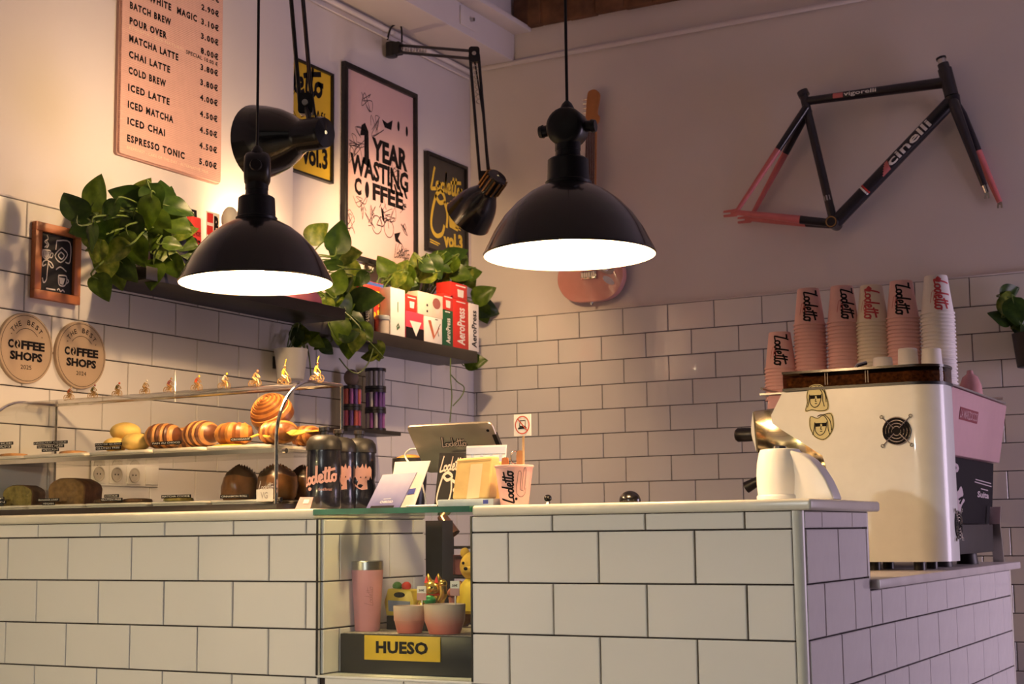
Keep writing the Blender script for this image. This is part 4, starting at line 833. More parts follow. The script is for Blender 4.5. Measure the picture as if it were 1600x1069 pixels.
a, b, c_, d_ = (at_x(u, v, -.0035) for u, v in ((1501, 657), (1531, 661), (1531, 649), (1501, 640)))
pf = lambda y, z: V((-.03+(z-1.19)*.03/.172+.0012, y, z))
m = MB(); m.poly([(1.43, 1.285), (1.66, 1.285), (1.66, 1.318), (1.43, 1.318)], pf); m.build('name_badge', col_m('badge_red', (.22, .015, .03)), em, W=True, smooth=0)
m = MB(); text(m, 'LA MARZOCCO', lambda y, z: pf(y, z)+XA*.0006, 1.437, 1.290, .023, .216, .01); m.build('badge_lettering', mp, em, W=True, smooth=0)
for yy in (1.50, 1.82):
    MB().cyl((-.50, yy, 1.13), (-.50, yy, 1.20), .035).build('group_head', chrome, em, W=True)
hq0, hq1 = at_y(1192, 748, 1.50), at_y(1166, 762, 1.50)
MB().cyl((-.505, 1.50, 1.105), (-.505, 1.50, 1.13), .034).build('portafilter', chrome, em, W=True)
MB().tube([(-.53, 1.50, 1.115), hq0, hq1], [.009, .014, .017], 14).build('portafilter_handle', blk, em, W=True)

# ------------------------------------------------------------------ stacked paper cups
cpink = mat('cup_pink', (.80, .47, .44), .55, var=.03); ccream = mat('cup_cream', (.80, .70, .56), .55, var=.03); cwhite = mat('cup_white', (.80, .75, .72), .55, var=.02)
redink = mat('red_ink', (.50, .05, .06), .6, var=0)
CH = .110
def cup_mesh(m):
    prof = [(.0440, .0), (.0472, .0005), (.0480, .003), (.0470, .0055), (.0445, .006), (.0318, CH-.0015), (.0305, CH), (.0285, CH-.001), (.028, CH-.006), (0, CH-.006)]
    o = MB().lathe(prof, 32, caps=False).build('tmp', m); me = o.data; bpy.data.objects.remove(o); me.name = 'paper_cup'; return me
CM = {c.name: cup_mesh(c) for c in (cpink, ccream, cwhite)}
def cone_map(a0):                     # print on the upside-down cup: x to the right, y up from the rim
    return lambda x, y: V((math.cos(a0+x/.038), math.sin(a0+x/.038), 0))*(.0445-(y-.006)*(.0127/.1025)+.0005)+V((0, 0, y))
TOP = 1.3722; order = ['leftmost', 'second', 'third', 'fourth', 'fifth', 'rightmost']
for i, (u, vt, c, y) in enumerate(((1218, 520, cpink, 1.58), (1263, 452, cpink, 1.60), (1315, 448, cpink, 1.60), (1361, 447, ccream, 1.60), (1408, 440, cpink, 1.60), (1462, 432, cwhite, 1.60))):
    p_ = at_y(u, vt, y); n = round((p_.z-TOP-CH)/.0106); cname = {cpink: 'pink', ccream: 'cream', cwhite: 'white'}[c]
    for k in range(n+1):
        o = bpy.data.objects.new('paper_cup', CM[c.name]); col.objects.link(o)
        o.location = (p_.x+random.uniform(-.0003, .0003), y+random.uniform(-.0003, .0003), TOP+k*(p_.z-TOP-CH)/n); o.rotation_euler = (0, 0, random.uniform(0, 6))
        if k < n: tag(o, f'upside-down {cname} paper cup nested in the {order[i]} cup stack on the machine', 'cup', f'cups nested in the {order[i]} stack')
        else:
            o.rotation_euler = (0, 0, 0); tag(o, f'top {cname} paper cup with printed handwriting on the {order[i]} cup stack', 'cup', 'top cups of the stacks')
            m = MB(); a0 = math.atan2(CAM.y-y, CAM.x-p_.x)+(.0, .05, .35, -.1, .0, .3)[i]; cm = cone_map(a0)
            vm = lambda x, y: cm(y-.010, .100-x)       # handwriting runs down the cup
            logo(m, vm, .002, -.006, .090, .30, 0, 1.15)
            if c is cpink: m.poly([(.02, .09), (.027, .09), (.027, .102), (.02, .102)], cm)
            m.build('handwriting', ink if c is cpink else redink, o, smooth=0)
            m = MB()
            if c is not cpink: m.poly([(-.02, .095), (-.005, .106), (.006, .098), (.0, .088), (-.012, .090)], cm)
            lines(m, cm, [[(-.028, .03), (-.024, .06), (-.018, .062), (-.020, .035)], [(-.020, .04), (-.014, .055), (-.010, .03)]], .0012); m.build('doodle', redink, o, smooth=0)['kind'] = 'stuff'
for u, vt, y, lab in ((1379, 559, 1.36, 'small white cup lid lying upside down in front of the cream stack'), (1418, 545, 1.36, 'small white paper cup upside down in front of the last pink stack'), (1455, 545, 1.36, 'small white paper cup upside down in front of the white stack')):
    p_ = at_y(u, vt, y); h = p_.z-TOP; o = MB().lathe([(.030, 0), (.032, .001), (.032, .004), (.030, .005), (.025, h-.002), (.023, h), (.021, h-.003), (0, h-.003)], 28, caps=False).build('small_cup', cwhite); o.location = (p_.x, y, TOP); tag(o, lab, 'cup')
o = MB().lathe([(.030, 0), (.033, .004), (.031, .03), (.022, .055), (.010, .064), (.008, .074), (0, .076)], 28).build('sugar_dome', mat('pink_glaze', (.6, .3, .3), .2)); o.location = (-.045, 1.76, TOP); tag(o, 'small pink glazed dome right of the white cup stack', 'dome')

# ------------------------------------------------------------------ white tamping machine on the front worktop
WT = 1.0545
c = at_y(1221, 780, .20); tm_ = thing('tamping_machine', 'white barrel-shaped tamping machine with curved fin at the worktop corner', 'tamping machine', (c.x, .20, WT))
MB().lathe([(.045, 0), (.0475, .002), (.0475, .009), (.045, .012), (.0465, .030), (.0470, .05), (.045, .075), (.0405, .095), (.038, .100), (.030, .1015), (0, .1015)], 44).build('barrel', white, tm_)
fin = [(at_y(u, v, .20).x, at_y(u, v, .20).z) for u, v in ((1243, 705), (1258, 709), (1272, 718), (1286, 733), (1297, 750), (1305, 767), (1310, 781.5))]; fin = [(x, max(z, WT+.0003)) for x, z in fin]; fin[-1] = (fin[-1][0], WT+.0003)
MB().prism(fin+[(c.x, WT+.0003), (c.x, fin[0][1])], (0, .172, 0), XA, ZA, YA*.056).build('fin', white, tm_, W=True, bevel=.004, seg=3)
MB().lathe([(.014, .100), (.013, .106), (.008, .108), (0, .108)], 20).build('top_button', chrome, tm_)
# tampers on the back edge of the worktop
for u, vt, w, lab in ((984, 767, .024, 'black round tamper handle peeking over the worktop'), (856, 773, .009, 'small black stopper peeking over the worktop')):
    p_ = at_y(u, vt, .41); h = p_.z-WT
    o = thing('tamper', lab, 'tamper', (p_.x, .41, WT), 'black tampers on the worktop'); MB().ball((0, 0, h-w*.9), (w, w, w*.9), 24, 14).build('handle', blkm, o); MB().lathe([(w*1.0, 0), (w*1.0, .006), (w*.5, h*.4), (w*.5, h*.6)], 20).build('base', steel, o)

# ------------------------------------------------------------------ curved glass pastry case
CX0, CX1, CY0, CY1, CB = -2.150, -1.216, .050, .302, 1.0555
pc = thing('pastry_case', 'curved glass pastry display case with steel edge standing on the worktop', 'display case', ((CX0+CX1)/2, .176, CB))
prof = [(CY0, CB+.014), (CY0, 1.215)]+[(CY0+.136-.136*math.cos(pi/2*k/12), 1.215+.138*math.sin(pi/2*k/12)) for k in range(1, 13)]+[(CY1, 1.353)]
th = MB(); n = len(prof)
pin = [(y+.004*(1 if z < 1.3 else .3), z-.004*(0 if z < 1.22 else 1)) for y, z in prof]
th.add([(CX0, y, z) for y, z in prof]+[(CX1, y, z) for y, z in prof], [(i, i+1, n+i+1, n+i) for i in range(n-1)])
th.build('curved_front', glass, pc, W=True, smooth=60)
for xx in (CX0, CX1-.001):
    MB().add([(xx, y, z) for y, z in prof]+[(xx, CY1, CB+.014)], [tuple(range(n+1))]).build('end_glass', glass, pc, W=True, smooth=0)
    MB().tube([(xx, y, z) for y, z in prof], .0042, 8).build('edge_strip', chrome, pc, W=True)
    MB().tube([(xx, CY1, 1.353), (xx, CY1, CB)], .0036, 8).build('rear_post', chrome, pc, W=True)
MB().tube([(CX0, CY1, 1.353), (CX1, CY1, 1.353)], .004, 8).build('rear_rail', chrome, pc, W=True)
MB().span((CX0, CY0-.003, CB), (CX1+.002, CY1, CB+.0145)).build('base_tray', mblk, pc, W=True, bevel=.002)
MB().span((CX0+.004, CY0+.012, 1.185), (CX1-.004, CY1-.004, 1.193)).build('middle_shelf', glass, pc, W=True)
MB().span((CX0+.004, CY0+.008, 1.184), (CX1-.004, CY0+.012, 1.194)).build('shelf_edge', steel, pc, W=True)
MB().cyl((CX1-.004, CY0+.03, 1.188), (CX1+.004, CY0+.03, 1.188), .006).build('shelf_bolt', chrome, pc, W=True); MB().cyl((CX1-.004, CY0+.012, 1.078), (CX1+.004, CY0+.012, 1.078), .006).build('corner_bolt', chrome, pc, W=True)
fg = plane((0, CY0-.0012, 0), XA, ZA); a = at_y(404, 765, CY0-.001)
m = MB(); logo(m, fg, a.x, a.z, .042, .14); m.build('window_lettering', white, pc, W=True, smooth=0)
a = at_y(402, 784, CY0-.003); o = MB().span((a.x, CY0-.0065, a.z), (a.x+.045, CY0-.0035, a.z+.027)).build('price_card', mat('clear_card', (.62, .60, .55), .4)); tag(o, 'small pale card reading VG stuck on the pastry case glass', 'card')
m = MB(); text(m, 'VG', plane((0, CY0-.0069, 0), XA, ZA), a.x+.012, a.z+.006, .015, .020, .02); m.build('lettering', mat('grey_ink', (.30, .28, .26), .6, var=0), o, smooth=0)
MS, BS = 1.1935, CB+.0150
trayw = mat('tray_white', (.78, .70, .58), .3, var=.03)
def tray(label, u0, u1, v, z, y0=.072, y1=.275, h=.012):
    a, b = at_y(u0, v, .10).x, at_y(u1, v, .10).x
    o = MB().prism(rrect(a, y0, b, y1, .012, 4), (0, 0, z), XA, YA, ZA*.004).prism(rrect(a-.003, y0-.003, b+.003, y1+.003, .014, 4), (0, 0, z+.004), XA, YA, ZA*(h-.004)).build('serving_tray', trayw, bevel=.002, loc=((a+b)/2, (y0+y1)/2, z)); tag(o, label, 'tray', 'white serving trays in the case'); return o
for k, (u0, u1, lab) in enumerate(((-60, 44, 'white tray at the left end of the upper shelf'), (50, 145, 'white tray holding thin flat cookies on the upper shelf'), (152, 244, 'white tray under the round cheese buns'), (250, 326, 'white tray under the striped chocolate rolls'), (334, 418, 'white tray under the croissants beside the steel edge'))): tray(lab, u0, u1, 700, MS)
for k, (u0, u1, lab) in enumerate(((-60, 48, 'white tray under the green loaf cake on the lower shelf'), (55, 138, 'white tray under the brown loaf cake'), (145, 240, 'white tray with dark flat cookies on the lower shelf'), (248, 332, 'white tray with a matcha cookie on the lower shelf'), (340, 424, 'white tray under the cinnamon rolls'))): tray(lab, u0, u1, 790, BS, h=.010)
MT_, BT = MS+.0122, BS+.0102
# pastries
crust = [mat('crust_dark', (.17, .052, .011), .38, var=.35, scale=40, bump=.3), mat('crust_gold', (.36, .15, .032), .42, var=.25, scale=40, bump=.3)]
choc = [mat('choc_dark', (.085, .026, .009), .4, var=.3, scale=40), mat('choc_gold', (.40, .18, .055), .4, var=.2, scale=40)]
def layered(name, L, R, H, rings, mats, bend=0, ridge=.06, n=20, power=4):
    """rolled pastry: ridged layers around a (bent) axis along x"""
    b = MB(); vs = []; fs = []; steps = rings*2
    for i in range(steps+1):
        u = i/steps; e = max(.02, (1-abs(2*u-1)**power))**.5; k = e*(1+(ridge if i % 2 else -ridge)); ang = bend*(2*u-1)
        cx = L/2*(2*u-1) if not bend else math.sin(ang)*L/2/bend; cy = 0 if not bend else (1-math.cos(ang))*L/2/bend
        for j in range(n):
            w = 2*pi*j/n; r = R*k; z = H/2+H/2*k*math.sin(w)*(1 if math.sin(w) > 0 else .9); yy = r*math.cos(w)
            vs.append((cx-math.sin(ang)*yy, cy+math.cos(ang)*yy, max(z, 0.0)))
    for i in range(steps):
        b.cur = (i//1) % 2 if len(mats) > 1 else 0
        b.add([], [])
        for j in range(n): b.f.append((i*n+j, i*n+(j+1) % n, (i+1)*n+(j+1) % n, (i+1)*n+j)); b.mi.append((i//2) % 2)
    b.f += [tuple(range(n))[::-1], tuple(steps*n+j for j in range(n))]; b.mi += [0, 0]; b.v = [tuple(v) for v in vs]
    return b.build(name, mats)
def place(o, label, cat, u, v, y, z, rz=0, group=None, rx=0, ry=0):
    p_ = at_y(u, v, y); o.location = (p_.x, y, z); o.rotation_euler = (rx, ry, rz); return tag(o, label, cat, group)
G1 = 'pastries on the upper shelf'
place(layered('chocolate_roll', .092, .040, .064, 9, choc, ridge=.03, power=3), 'striped chocolate roll next to the round cheese buns', 'pastry', 256, 670, .125, MT_, .25, G1, ry=0)
place(layered('chocolate_roll', .090, .040, .066, 9, choc, ridge=.03, power=3), 'striped chocolate roll left of the glazed croissant', 'pastry', 315, 668, .135, MT_, -.1, G1)
place(layered('chocolate_roll', .085, .036, .060, 8, choc, ridge=.03, power=3), 'striped chocolate roll behind the other two chocolate rolls', 'pastry', 290, 665, .215, MT_, .4, G1)
place(layered('croissant', .092, .032, .056, 7, crust, bend=.7, ridge=.05), 'glazed brown croissant in front of the swirled bun', 'pastry', 366, 672, .118, MT_, .2, G1)
place(layered('croissant', .105, .036, .056, 7, crust, bend=.6, ridge=.05), 'large croissant filled with cheese behind the steel edge', 'pastry', 434, 670, .140, MT_, 2.9, G1)
place(layered('croissant', .078, .030, .050, 6, crust, bend=.6, ridge=.05), 'croissant at the right end of the pastry case', 'pastry', 478, 672, .245, MT_, 3.2, G1)
# swirled bun resting on the croissants
b = MB(); pr = []
for k in range(25): r = .052*(1-k/24); pr.append((max(r, .0005), .058*math.sqrt(max(0, 1-(r/.054)**2))+(.0022 if k % 2 else -.0016)))
b.lathe([(.040, -.012), (.050, -.004)]+pr, 40)
o = b.build('swirl_bun', crust); 
for q in o.data.polygons: q.material_index = (q.index//40//2) % 2
place(o, 'round swirled bun piled on top of the croissants', 'pastry', 424, 660, .185, MT_+.072, 0, G1, rx=.75)
o.location.z = MT_+.070; o.location.y = .195
cheese = mat('melted_cheese', (.72, .42, .06), .4, var=.15)
fl = MB(); pts = sp2([(-.075, -.012), (-.05, .010), (-.02, -.006), (.02, .012), (.05, -.004), (.08, .006), (.06, .022), (.0, .026), (-.05, .022)], 4, True)
fl.prism(pts, (0, 0, 0), XA, YA, ZA*.003)
o = fl.build('cheese_slice', cheese); place(o, 'yellow cheese slice hanging out of the filled croissant', 'cheese', 430, 680, .105, MT_+.018, 0, None, rx=.5)
o = MB().prism(sp2([(-.03, 0), (.0, -.008), (.03, 0), (.034, .02), (-.03, .02)], 4, True), (0, 0, 0), XA, YA, ZA*.003).build('cheese_slice', cheese); place(o, 'cheese corner under the glazed croissant', 'cheese', 350, 688, .085, MT_+.0005, 0)
o = MB().prism(sp2([(-.05, 0), (.0, -.008), (.05, .004), (.044, .03), (-.03, .03)], 4, True), (0, 0, 0), XA, YA, ZA*.003).build('cheese_slice', cheese); place(o, 'cheese edge on the croissant at the case end', 'cheese', 474, 668, .225, MT_+.034, 0, rx=.15)
bun = mat('cheese_bun', (.70, .47, .13), .6, var=.2, scale=30, bump=.4)
for u, v, y, dz, s, lab in ((180, 690, .13, 0, .030, 'left cheese bun of the lower pair'), (213, 690, .12, 0, .036, 'right cheese bun of the lower pair'), (196, 680, .17, .030, .038, 'pale cheese bun topmost on its pile')):
    o = MB().ball((0, 0, s*.62), (s, s, s*.62), 24, 14).build('cheese_bun', bun); place(o, lab, 'bun', u, v, y, MT_+dz, random.random(), 'round cheese buns')
for u, y, lab in ((22, .13, 'thin flat cookie at the left of the upper shelf'), (115, .14, 'crumbly flat cookie on the upper shelf')):
    o = MB().lathe([(.030, 0), (.036, .003), (.033, .008), (.02, .010), (0, .0095)], 24).build('cookie', mat('cookie', (.45, .22, .08), .7, var=.35, scale=60, bump=.6)); place(o, lab, 'cookie', u, 700, y, MT_)
def loaf(label, u, y, L, W_, H, mc, mi_, rz):
    t = thing('loaf_cake', label, 'cake', (at_y(u, 780, y).x, y, BT), None, rz)
    arch = [(-W_/2, 0), (W_/2, 0), (W_/2*1.06, H*.6)]+[(W_/2*1.06*math.cos(pi*k/8), H*.6+H*.4*math.sin(pi*k/8)*(1+.05*math.sin(k*3))) for k in range(1, 8)]+[(-W_/2*1.06, H*.6)]
    MB().prism(arch, (-L/2, 0, 0), YA, ZA, XA*L).build('crust', mc, t, bevel=.004); MB().prism([(a*.93, b*.94+.001) for a, b in arch], (-L/2-.0015, 0, 0), YA, ZA, XA*.003).build('cut_face', mi_, t)
    return t
loaf('green crumb loaf cake cut open at the left end of the case', 38, .16, .07, .080, .055, mat('loaf_dark', (.16, .07, .022), .7, var=.3, scale=50, bump=.6), mat('loaf_green', (.30, .22, .05), .8, var=.35, scale=70, bump=.7), 1.9)
loaf('brown loaf cake with cut crumb face on the lower shelf', 118, .17, .10, .095, .068, mat('loaf_brown', (.20, .085, .025), .7, var=.3, scale=50, bump=.6), mat('loaf_crumb', (.26, .14, .045), .85, var=.3, scale=80, bump=.8), 1.9)
for u, y, c_, lab in ((170, .11, (.10, .05, .02), 'dark cookie at the left of the cookie tray'), (215, .12, (.12, .06, .025), 'dark cookie at the right of the cookie tray'), (279, .12, (.20, .17, .05), 'matcha cookie on the lower shelf')):
    o = MB().lathe([(.030, 0), (.036, .003), (.034, .009), (.02, .011), (0, .0105)], 24).build('cookie', mat('cookie_%d' % u, c_, .7, var=.4, scale=60, bump=.7)); place(o, lab, 'cookie', u, 788, y, BT)
cin = [mat('cinnamon_dark', (.030, .012, .006), .3, var=.4, scale=40), mat('cinnamon_gold', (.13, .055, .018), .3, var=.4, scale=40)]
for u, v, y, s, lab in ((375, 780, .14, .042, 'sticky cinnamon roll nearest the window label'), (432, 780, .15, .046, 'cinnamon roll behind the curved steel edge'), (474, 780, .258, .036, 'cinnamon roll at the back right of the lower shelf')):
    b = MB(); b.lathe([(s*.85, 0), (s, .012), (s*1.03, .034), (s*.96, .055)]+[(max(.0005, s*(.93-.93*k/12)), .056+.020*(1-(1-k/12)**2)+(.005 if k % 2 else 0)) for k in range(13)], 28)
    b.v = [(x*(1+.07*math.sin(5*math.atan2(y, x)+40*z)), y*(1+.07*math.cos(4*math.atan2(y, x)+60*z)), z*(1+.06*math.sin(3*math.atan2(y, x)))) for x, y, z in b.v]
    o = b.build('cinnamon_roll', cin)
    for q in o.data.polygons: q.material_index = (q.index//28) % 2 if q.index//28 > 2 else 1
    place(o, lab, 'pastry', u, v, y, BT, random.random()*3, 'cinnamon rolls')
    if u == 375:
        o.location.z = BT
# black label strips
labtxt = mat('label_print', (.75, .70, .62), .6, var=0)
def strip(txts, u0, u1, v0, vz, y, label):
    a, b = at_y(u0, vz, y), at_y(u1, vz, y); h = .0078; n = len(txts); z = a.z
    t = thing('label_strip', label, 'label', ((a.x+b.x)/2, y, z), 'black embossed label strips in the case')
    for k, s in enumerate(txts[::-1]):
        w = (b.x-a.x)*min(1, .25+len(s)/max(len(q) for q in txts)*.75); x0 = (a.x+b.x)/2-w/2
        MB().span((x0, y, z+k*(h+.0012)), (x0+w, y+.0012, z+h+k*(h+.0012))).build('strip', ink, t, W=True)
        m = MB(); text(m, s, plane((0, y-.0004, 0), XA, ZA), x0+.003, z+k*(h+.0012)+.002, .0042, w-.006, .01); m.build('lettering', labtxt, t, W=True, smooth=0)
    return t
YS = .0675
for args in ((['COOKIE', 'VEGAN'], -30, 20, 0, 703, 'black label strip cut off by the left picture edge on upper shelf'), (['HAZELNUT COOKIE', 'GLUTEN FREE', 'VEGAN'], 52, 105, 0, 707, 'triple black label strip on the upper shelf'), (['PAN DE QUESO', 'GLUTEN FREE'], 148, 190, 0, 704, 'double black label strip in front of the cheese buns'), (['PAIN AU CHOCO'], 237, 283, 0, 696, 'black label strip in front of the striped rolls'), (['CROISSANT'], 360, 392, 0, 690, 'black label strip in front of the croissants')):
    t = strip(args[0], args[1], args[2], args[3], args[4], YS, args[5])
for args in ((['LOAF', 'VEGAN'], -30, 9, 0, 788, 'black label strip by the green loaf cake'), (['BANANA LOAF', 'VEGAN'], 59, 92, 0, 790, 'double black label strip by the brown loaf cake'), (['COOKIE', 'GLUTEN FREE'], 157, 191, 0, 784, 'double black label strip by the dark cookies'), (['MATCHA COOKIE'], 252, 298, 0, 779, 'black label strip by the matcha cookie'), (['CINNAMON ROLL'], 344, 388, 0, 779, 'black label strip by the cinnamon rolls')):
    strip(args[0], args[1], args[2], args[3], args[4], YS, args[5])

# ------------------------------------------------------------------ brass cyclists on the case
brass = mat('brass', (.62, .40, .16), .32, metal=.8, var=.15)
jers = [mat('jersey_%d' % i, c, .5, var=.1) for i, c in enumerate(((.45, .12, .05), (.10, .11, .03), (.12, .10, .03), (.55, .40, .22), (.28, .08, .08), (.50, .07, .02), (.55, .50, .42), (.20, .11, .05), (.55, .34, .03), (.55, .36, .03)))]
us = [108, 145, 183, 226, 264, 307, 350, 398, 444, 495]
names_ = ['leftmost, under the award plaque, red jersey', 'second from the left, dark cap', 'third from the left, dark green cap', 'fourth from the left, pale cap', 'fifth from the left, maroon jersey', 'sixth from the left, bright red cap', 'seventh from the left, white jersey', 'eighth from the left, brown jersey', 'yellow rider with raised arm, left of the last one', 'yellow rider with raised arm at the case end']
for i, (u, nm) in enumerate(zip(us, names_)):
    p_ = at_y(u, 600, .215); z = 1.3538; s = .0385*(.86+.02*i)/1.0
    t = thing('cyclist_figurine', 'brass cyclist figurine '+nm, 'figurine', (p_.x, .215, z), 'cyclist figurines on the pastry case', random.uniform(-.1, .1))
    K = lambda x, zz, y=0: V((x*s, y*s, zz*s))
    for wx in (-.28, .30):
        w = MB(); w.tube([K(wx+.21*math.cos(2*pi*k/18), .225+.21*math.sin(2*pi*k/18)) for k in range(18)], .0009, 5, True)
        for k in range(4): w.tube([K(wx+.2*math.cos(pi*k/4), .225+.2*math.sin(pi*k/4)), K(wx-.2*math.cos(pi*k/4), .225-.2*math.sin(pi*k/4))], .00035, 4)
        w.build('wheel', brass, t)
    f = MB()
    for a, b in (((-.28, .225), (-.08, .50)), ((-.28, .225), (.02, .22)), ((.02, .22), (-.08, .50)), ((.02, .22), (.22, .48)), ((-.08, .48), (.22, .50)), ((.22, .52), (.30, .225)), ((.22, .52), (.32, .56))): f.tube([K(*a), K(*b)], .0009, 5)
    f.box(K(-.10, .53), (.16*s, .05*s, .03*s)); f.build('bike_frame', brass, t)
    hip, sh_, hd_ = (-.10, .60), ((.12, .86) if i < 8 else (.02, .98)), ((.22, .99) if i < 8 else (.06, 1.16))
    bd = MB(); bd.tube([K(*hip), K((hip[0]+sh_[0])/2-.02, (hip[1]+sh_[1])/2+.03), K(*sh_)], [.09*s, .10*s, .085*s], 8); bd.build('rider_body', jers[i], t)
    lg = MB()
    for e, kx in ((-.07, .16), (.07, .10)): lg.tube([K(hip[0], hip[1], e), K(kx, .46+e, e), K(.02+e, .16-e, e)], [.065*s, .05*s, .03*s], 6)
    lg.build('rider_legs', brass, t)
    am = MB(); am.tube([K(sh_[0], sh_[1]-.02, -.09), K(.26, .70, -.1), K(.33, .58, -.08)], .03*s, 6)
    am.tube([K(sh_[0], sh_[1]-.02, .09), K(.26, .70, .1), K(.33, .58, .08)] if i < 8 else [K(sh_[0], sh_[1], .08), K(-.02, 1.30, .1), K(.10, 1.58, .08)], .03*s, 6); am.build('rider_arms', jers[i] if i > 7 else brass, t)
    hh = MB(); hh.ball(K(*hd_), (.075*s, .07*s, .085*s), 10, 8); hh.build('head', jers[(i+3) % 10] if i < 8 else brass, t)

# ------------------------------------------------------------------ sockets behind the case, small shelf with dose tubes
so = thing('power_sockets', 'row of three round power sockets and a switch on the tiles behind the case', 'sockets', (XP+.012, .577, 1.14))
MB().span((XP+.0115, .445, 1.142), (XP+.018, .715, 1.205)).build('cover_plate', white, so, W=True, bevel=.002)
for yy in (.468, .538, .609):
    s1 = MB().span((XP+.0181, yy-.028, 1.148), (XP+.021, yy+.028, 1.200)).build('socket', white, so, W=True, bevel=.002)
    MB().lathe([(.019, 0), (.021, .001), (.021, .003), (.0185, .003), (.0175, .0005), (0, .0004)], 28, axis_m((XP+.0213, yy, 1.174), XA)).build('socket_ring', mat('socket_grey', (.50, .47, .42), .4), s1, W=True)
    for e in (-.006, .006): MB().cyl((XP+.0212, yy+e, 1.174), (XP+.0222, yy+e, 1.174), .0022, n=10).build('pin_hole', ink, s1, W=True)
MB().span((XP+.0181, .657, 1.148), (XP+.0225, .710, 1.200)).build('switch', white, so, W=True, bevel=.002)
sx = XL+.125
o = MB().span((XL+.012, 1.80, 1.368), (sx, 2.152, 1.383)).build('tube_shelf', blk_shelf, bevel=.001); tag(o, 'small black shelf holding dose tubes beyond the pastry case', 'shelf')
tubec = [mat('tube_%d' % i, c, .35) for i, c in enumerate(((.40, .06, .10), (.12, .05, .22), (.50, .10, .07), (.28, .08, .28), (.45, .42, .42)))]
def tube_jar(y, z, n0, label, cols):
    t = thing('tube_rack', label, 'rack', (sx-.055, y, z), 'round racks of dose tubes')
    MB().lathe([(.040, 0), (.040, .010), (.0, .010)], 28).build('base', blk, t); MB().lathe([(.040, .066), (.040, .078), (.0, .079)], 28).build('lid', blk, t)
    MB().cyl((0, 0, .010), (0, 0, .067), .008).build('spindle', blk, t)
    for k in range(n0): a = 2*pi*k/n0+.2; MB().cyl((.030*math.cos(a), .030*math.sin(a), .0102), (.030*math.cos(a), .030*math.sin(a), .066), .0072, n=10).build('tube', tubec[cols[k % len(cols)]], t)
tube_jar(1.90, 1.3835, 11, 'round rack of red and violet dose tubes, lower left', (0, 1, 2, 3)); tube_jar(2.06, 1.3835, 11, 'round rack of pale dose tubes, bottom right', (3, 4, 1, 4))
tube_jar(1.90, 1.463, 11, 'round rack of pink dose tubes stacked on the left', (2, 3, 1, 0)); tube_jar(2.06, 1.463, 11, 'round rack of dark dose tubes in the middle right', (1, 1, 4)); tube_jar(2.06, 1.5425, 11, 'topmost rack of clear dose tubes', (4, 4, 4))
o = MB().ball((0, 0, .030), (.028, .028, .032), 20, 12).build('clay_ball', mat('dull_clay', (.20, .14, .11), .7)); o.location = (sx-.055, 1.90, 1.5422); tag(o, 'dull brown clay ball on top of the left tube rack', 'ball')

# ------------------------------------------------------------------ bottles, tablet, cards and cup on the glass plate
GP = 1.0540
bidon = mat('bottle_navy', (.010, .011, .020), .25, var=.15, coat=.3); bcap = mat('bottle_cap', (.014, .013, .011), .45, var=.1); bpink = mat('bottle_pink', (.62, .34, .30), .5, var=0)
def bottle(u, y, zb, label, art):
    c = at_y(u, 795, y); t = thing('sports_bottle', label, 'bottle', (c.x, y, zb), 'black sports bottles')
    R = .0385
    MB().lathe([(R*.93, 0), (R, .006), (R, .055), (R*.94, .062), (R*.94, .070), (R, .078), (R, .118), (R*.97, .124), (R*.97, .130)], 44).build('body', bidon, t)
    MB().lathe([(R*1.04, .1305), (R*1.05, .136), (R*1.0, .150), (R*.82, .160), (R*.55, .164), (.016, .165)], 44).build('cap', bcap, t)
    MB().lathe([(.010, .164), (.010, .172), (.0125, .174), (.0125, .182), (.010, .184), (0, .184)], 24).build('nozzle', blk, t)
    a0 = math.atan2(CAM.y-y, CAM.x-c.x); cm = cyl_map((0, 0, 0), R+.0006, a0)
    m = MB()
    if art == 0:
        logo(m, cm, -.058, .052, .092, .34, .12); text(m, 'a Good Barista!', cm, -.016, .040, .006, .034); m.poly(circ(-.036, .044, .006, 12, .004), cm)
    else:
        top = [(x/1000., .096+.006*math.sin(x*.9)+random.uniform(-.003, .004)) for x in range(-32, 36, 4)]; bot = [(x/1000., .070+.006*math.sin(x*.5)) for x in range(32, -36, -4)]
        for i in range(len(top)-1): m.add([cm(*top[i]), cm(*top[i+1]), cm(*bot[len(bot)-2-i]), cm(*bot[len(bot)-1-i])], [(0, 1, 2, 3)])
        lines(m, cm, [[(-.02, .072), (-.008, .055), (.0, .048), (.012, .046)], [(.02, .075), (.016, .06), (.004, .046)], [(-.022, .04), (-.018, .052), (-.01, .045), (-.018, .036)]], .0022)
        m.poly([(.0, .072), (.018, .072), (.020, .046), (.006, .044), (-.006, .052)], cm)
    m.build('print', bpink, t, smooth=0); return t
bottle(506, .095, 1.0555, 'black sports bottle with pink handwriting nearest the pastry case', 0)
bottle(529, .190, 1.0555, 'black sports bottle with pink paint print half hidden in the middle', 1)
bottle(561, .245, 1.0555, 'black sports bottle with pink paint print on the right of the three', 1)
def leaning(name, label, cat, corners, yb, yt, m, th=.002, group=None, zmin=GP):      # corners: BL, BR, TR, TL
    P = [at_y(u, v, yy) for (u, v), yy in zip(corners, (yb, yb, yt, yt))]
    for k in (0, 1): P[k].z = zmin+.0004
    t = thing(name, label, cat, (P[0]+P[1])/2, group)
    b = MB(); b.add(P+[q+V((0, th, 0)) for q in P], [(0, 1, 2, 3), (7, 6, 5, 4), (0, 4, 5, 1), (1, 5, 6, 2), (2, 6, 7, 3), (3, 7, 4, 0)]); b.build('sheet' if th < .01 else 'body', m, t, W=True, smooth=0, bevel=0 if th < .01 else .004)
    return t, quad_map(*P, off=(0, -.0007, 0))
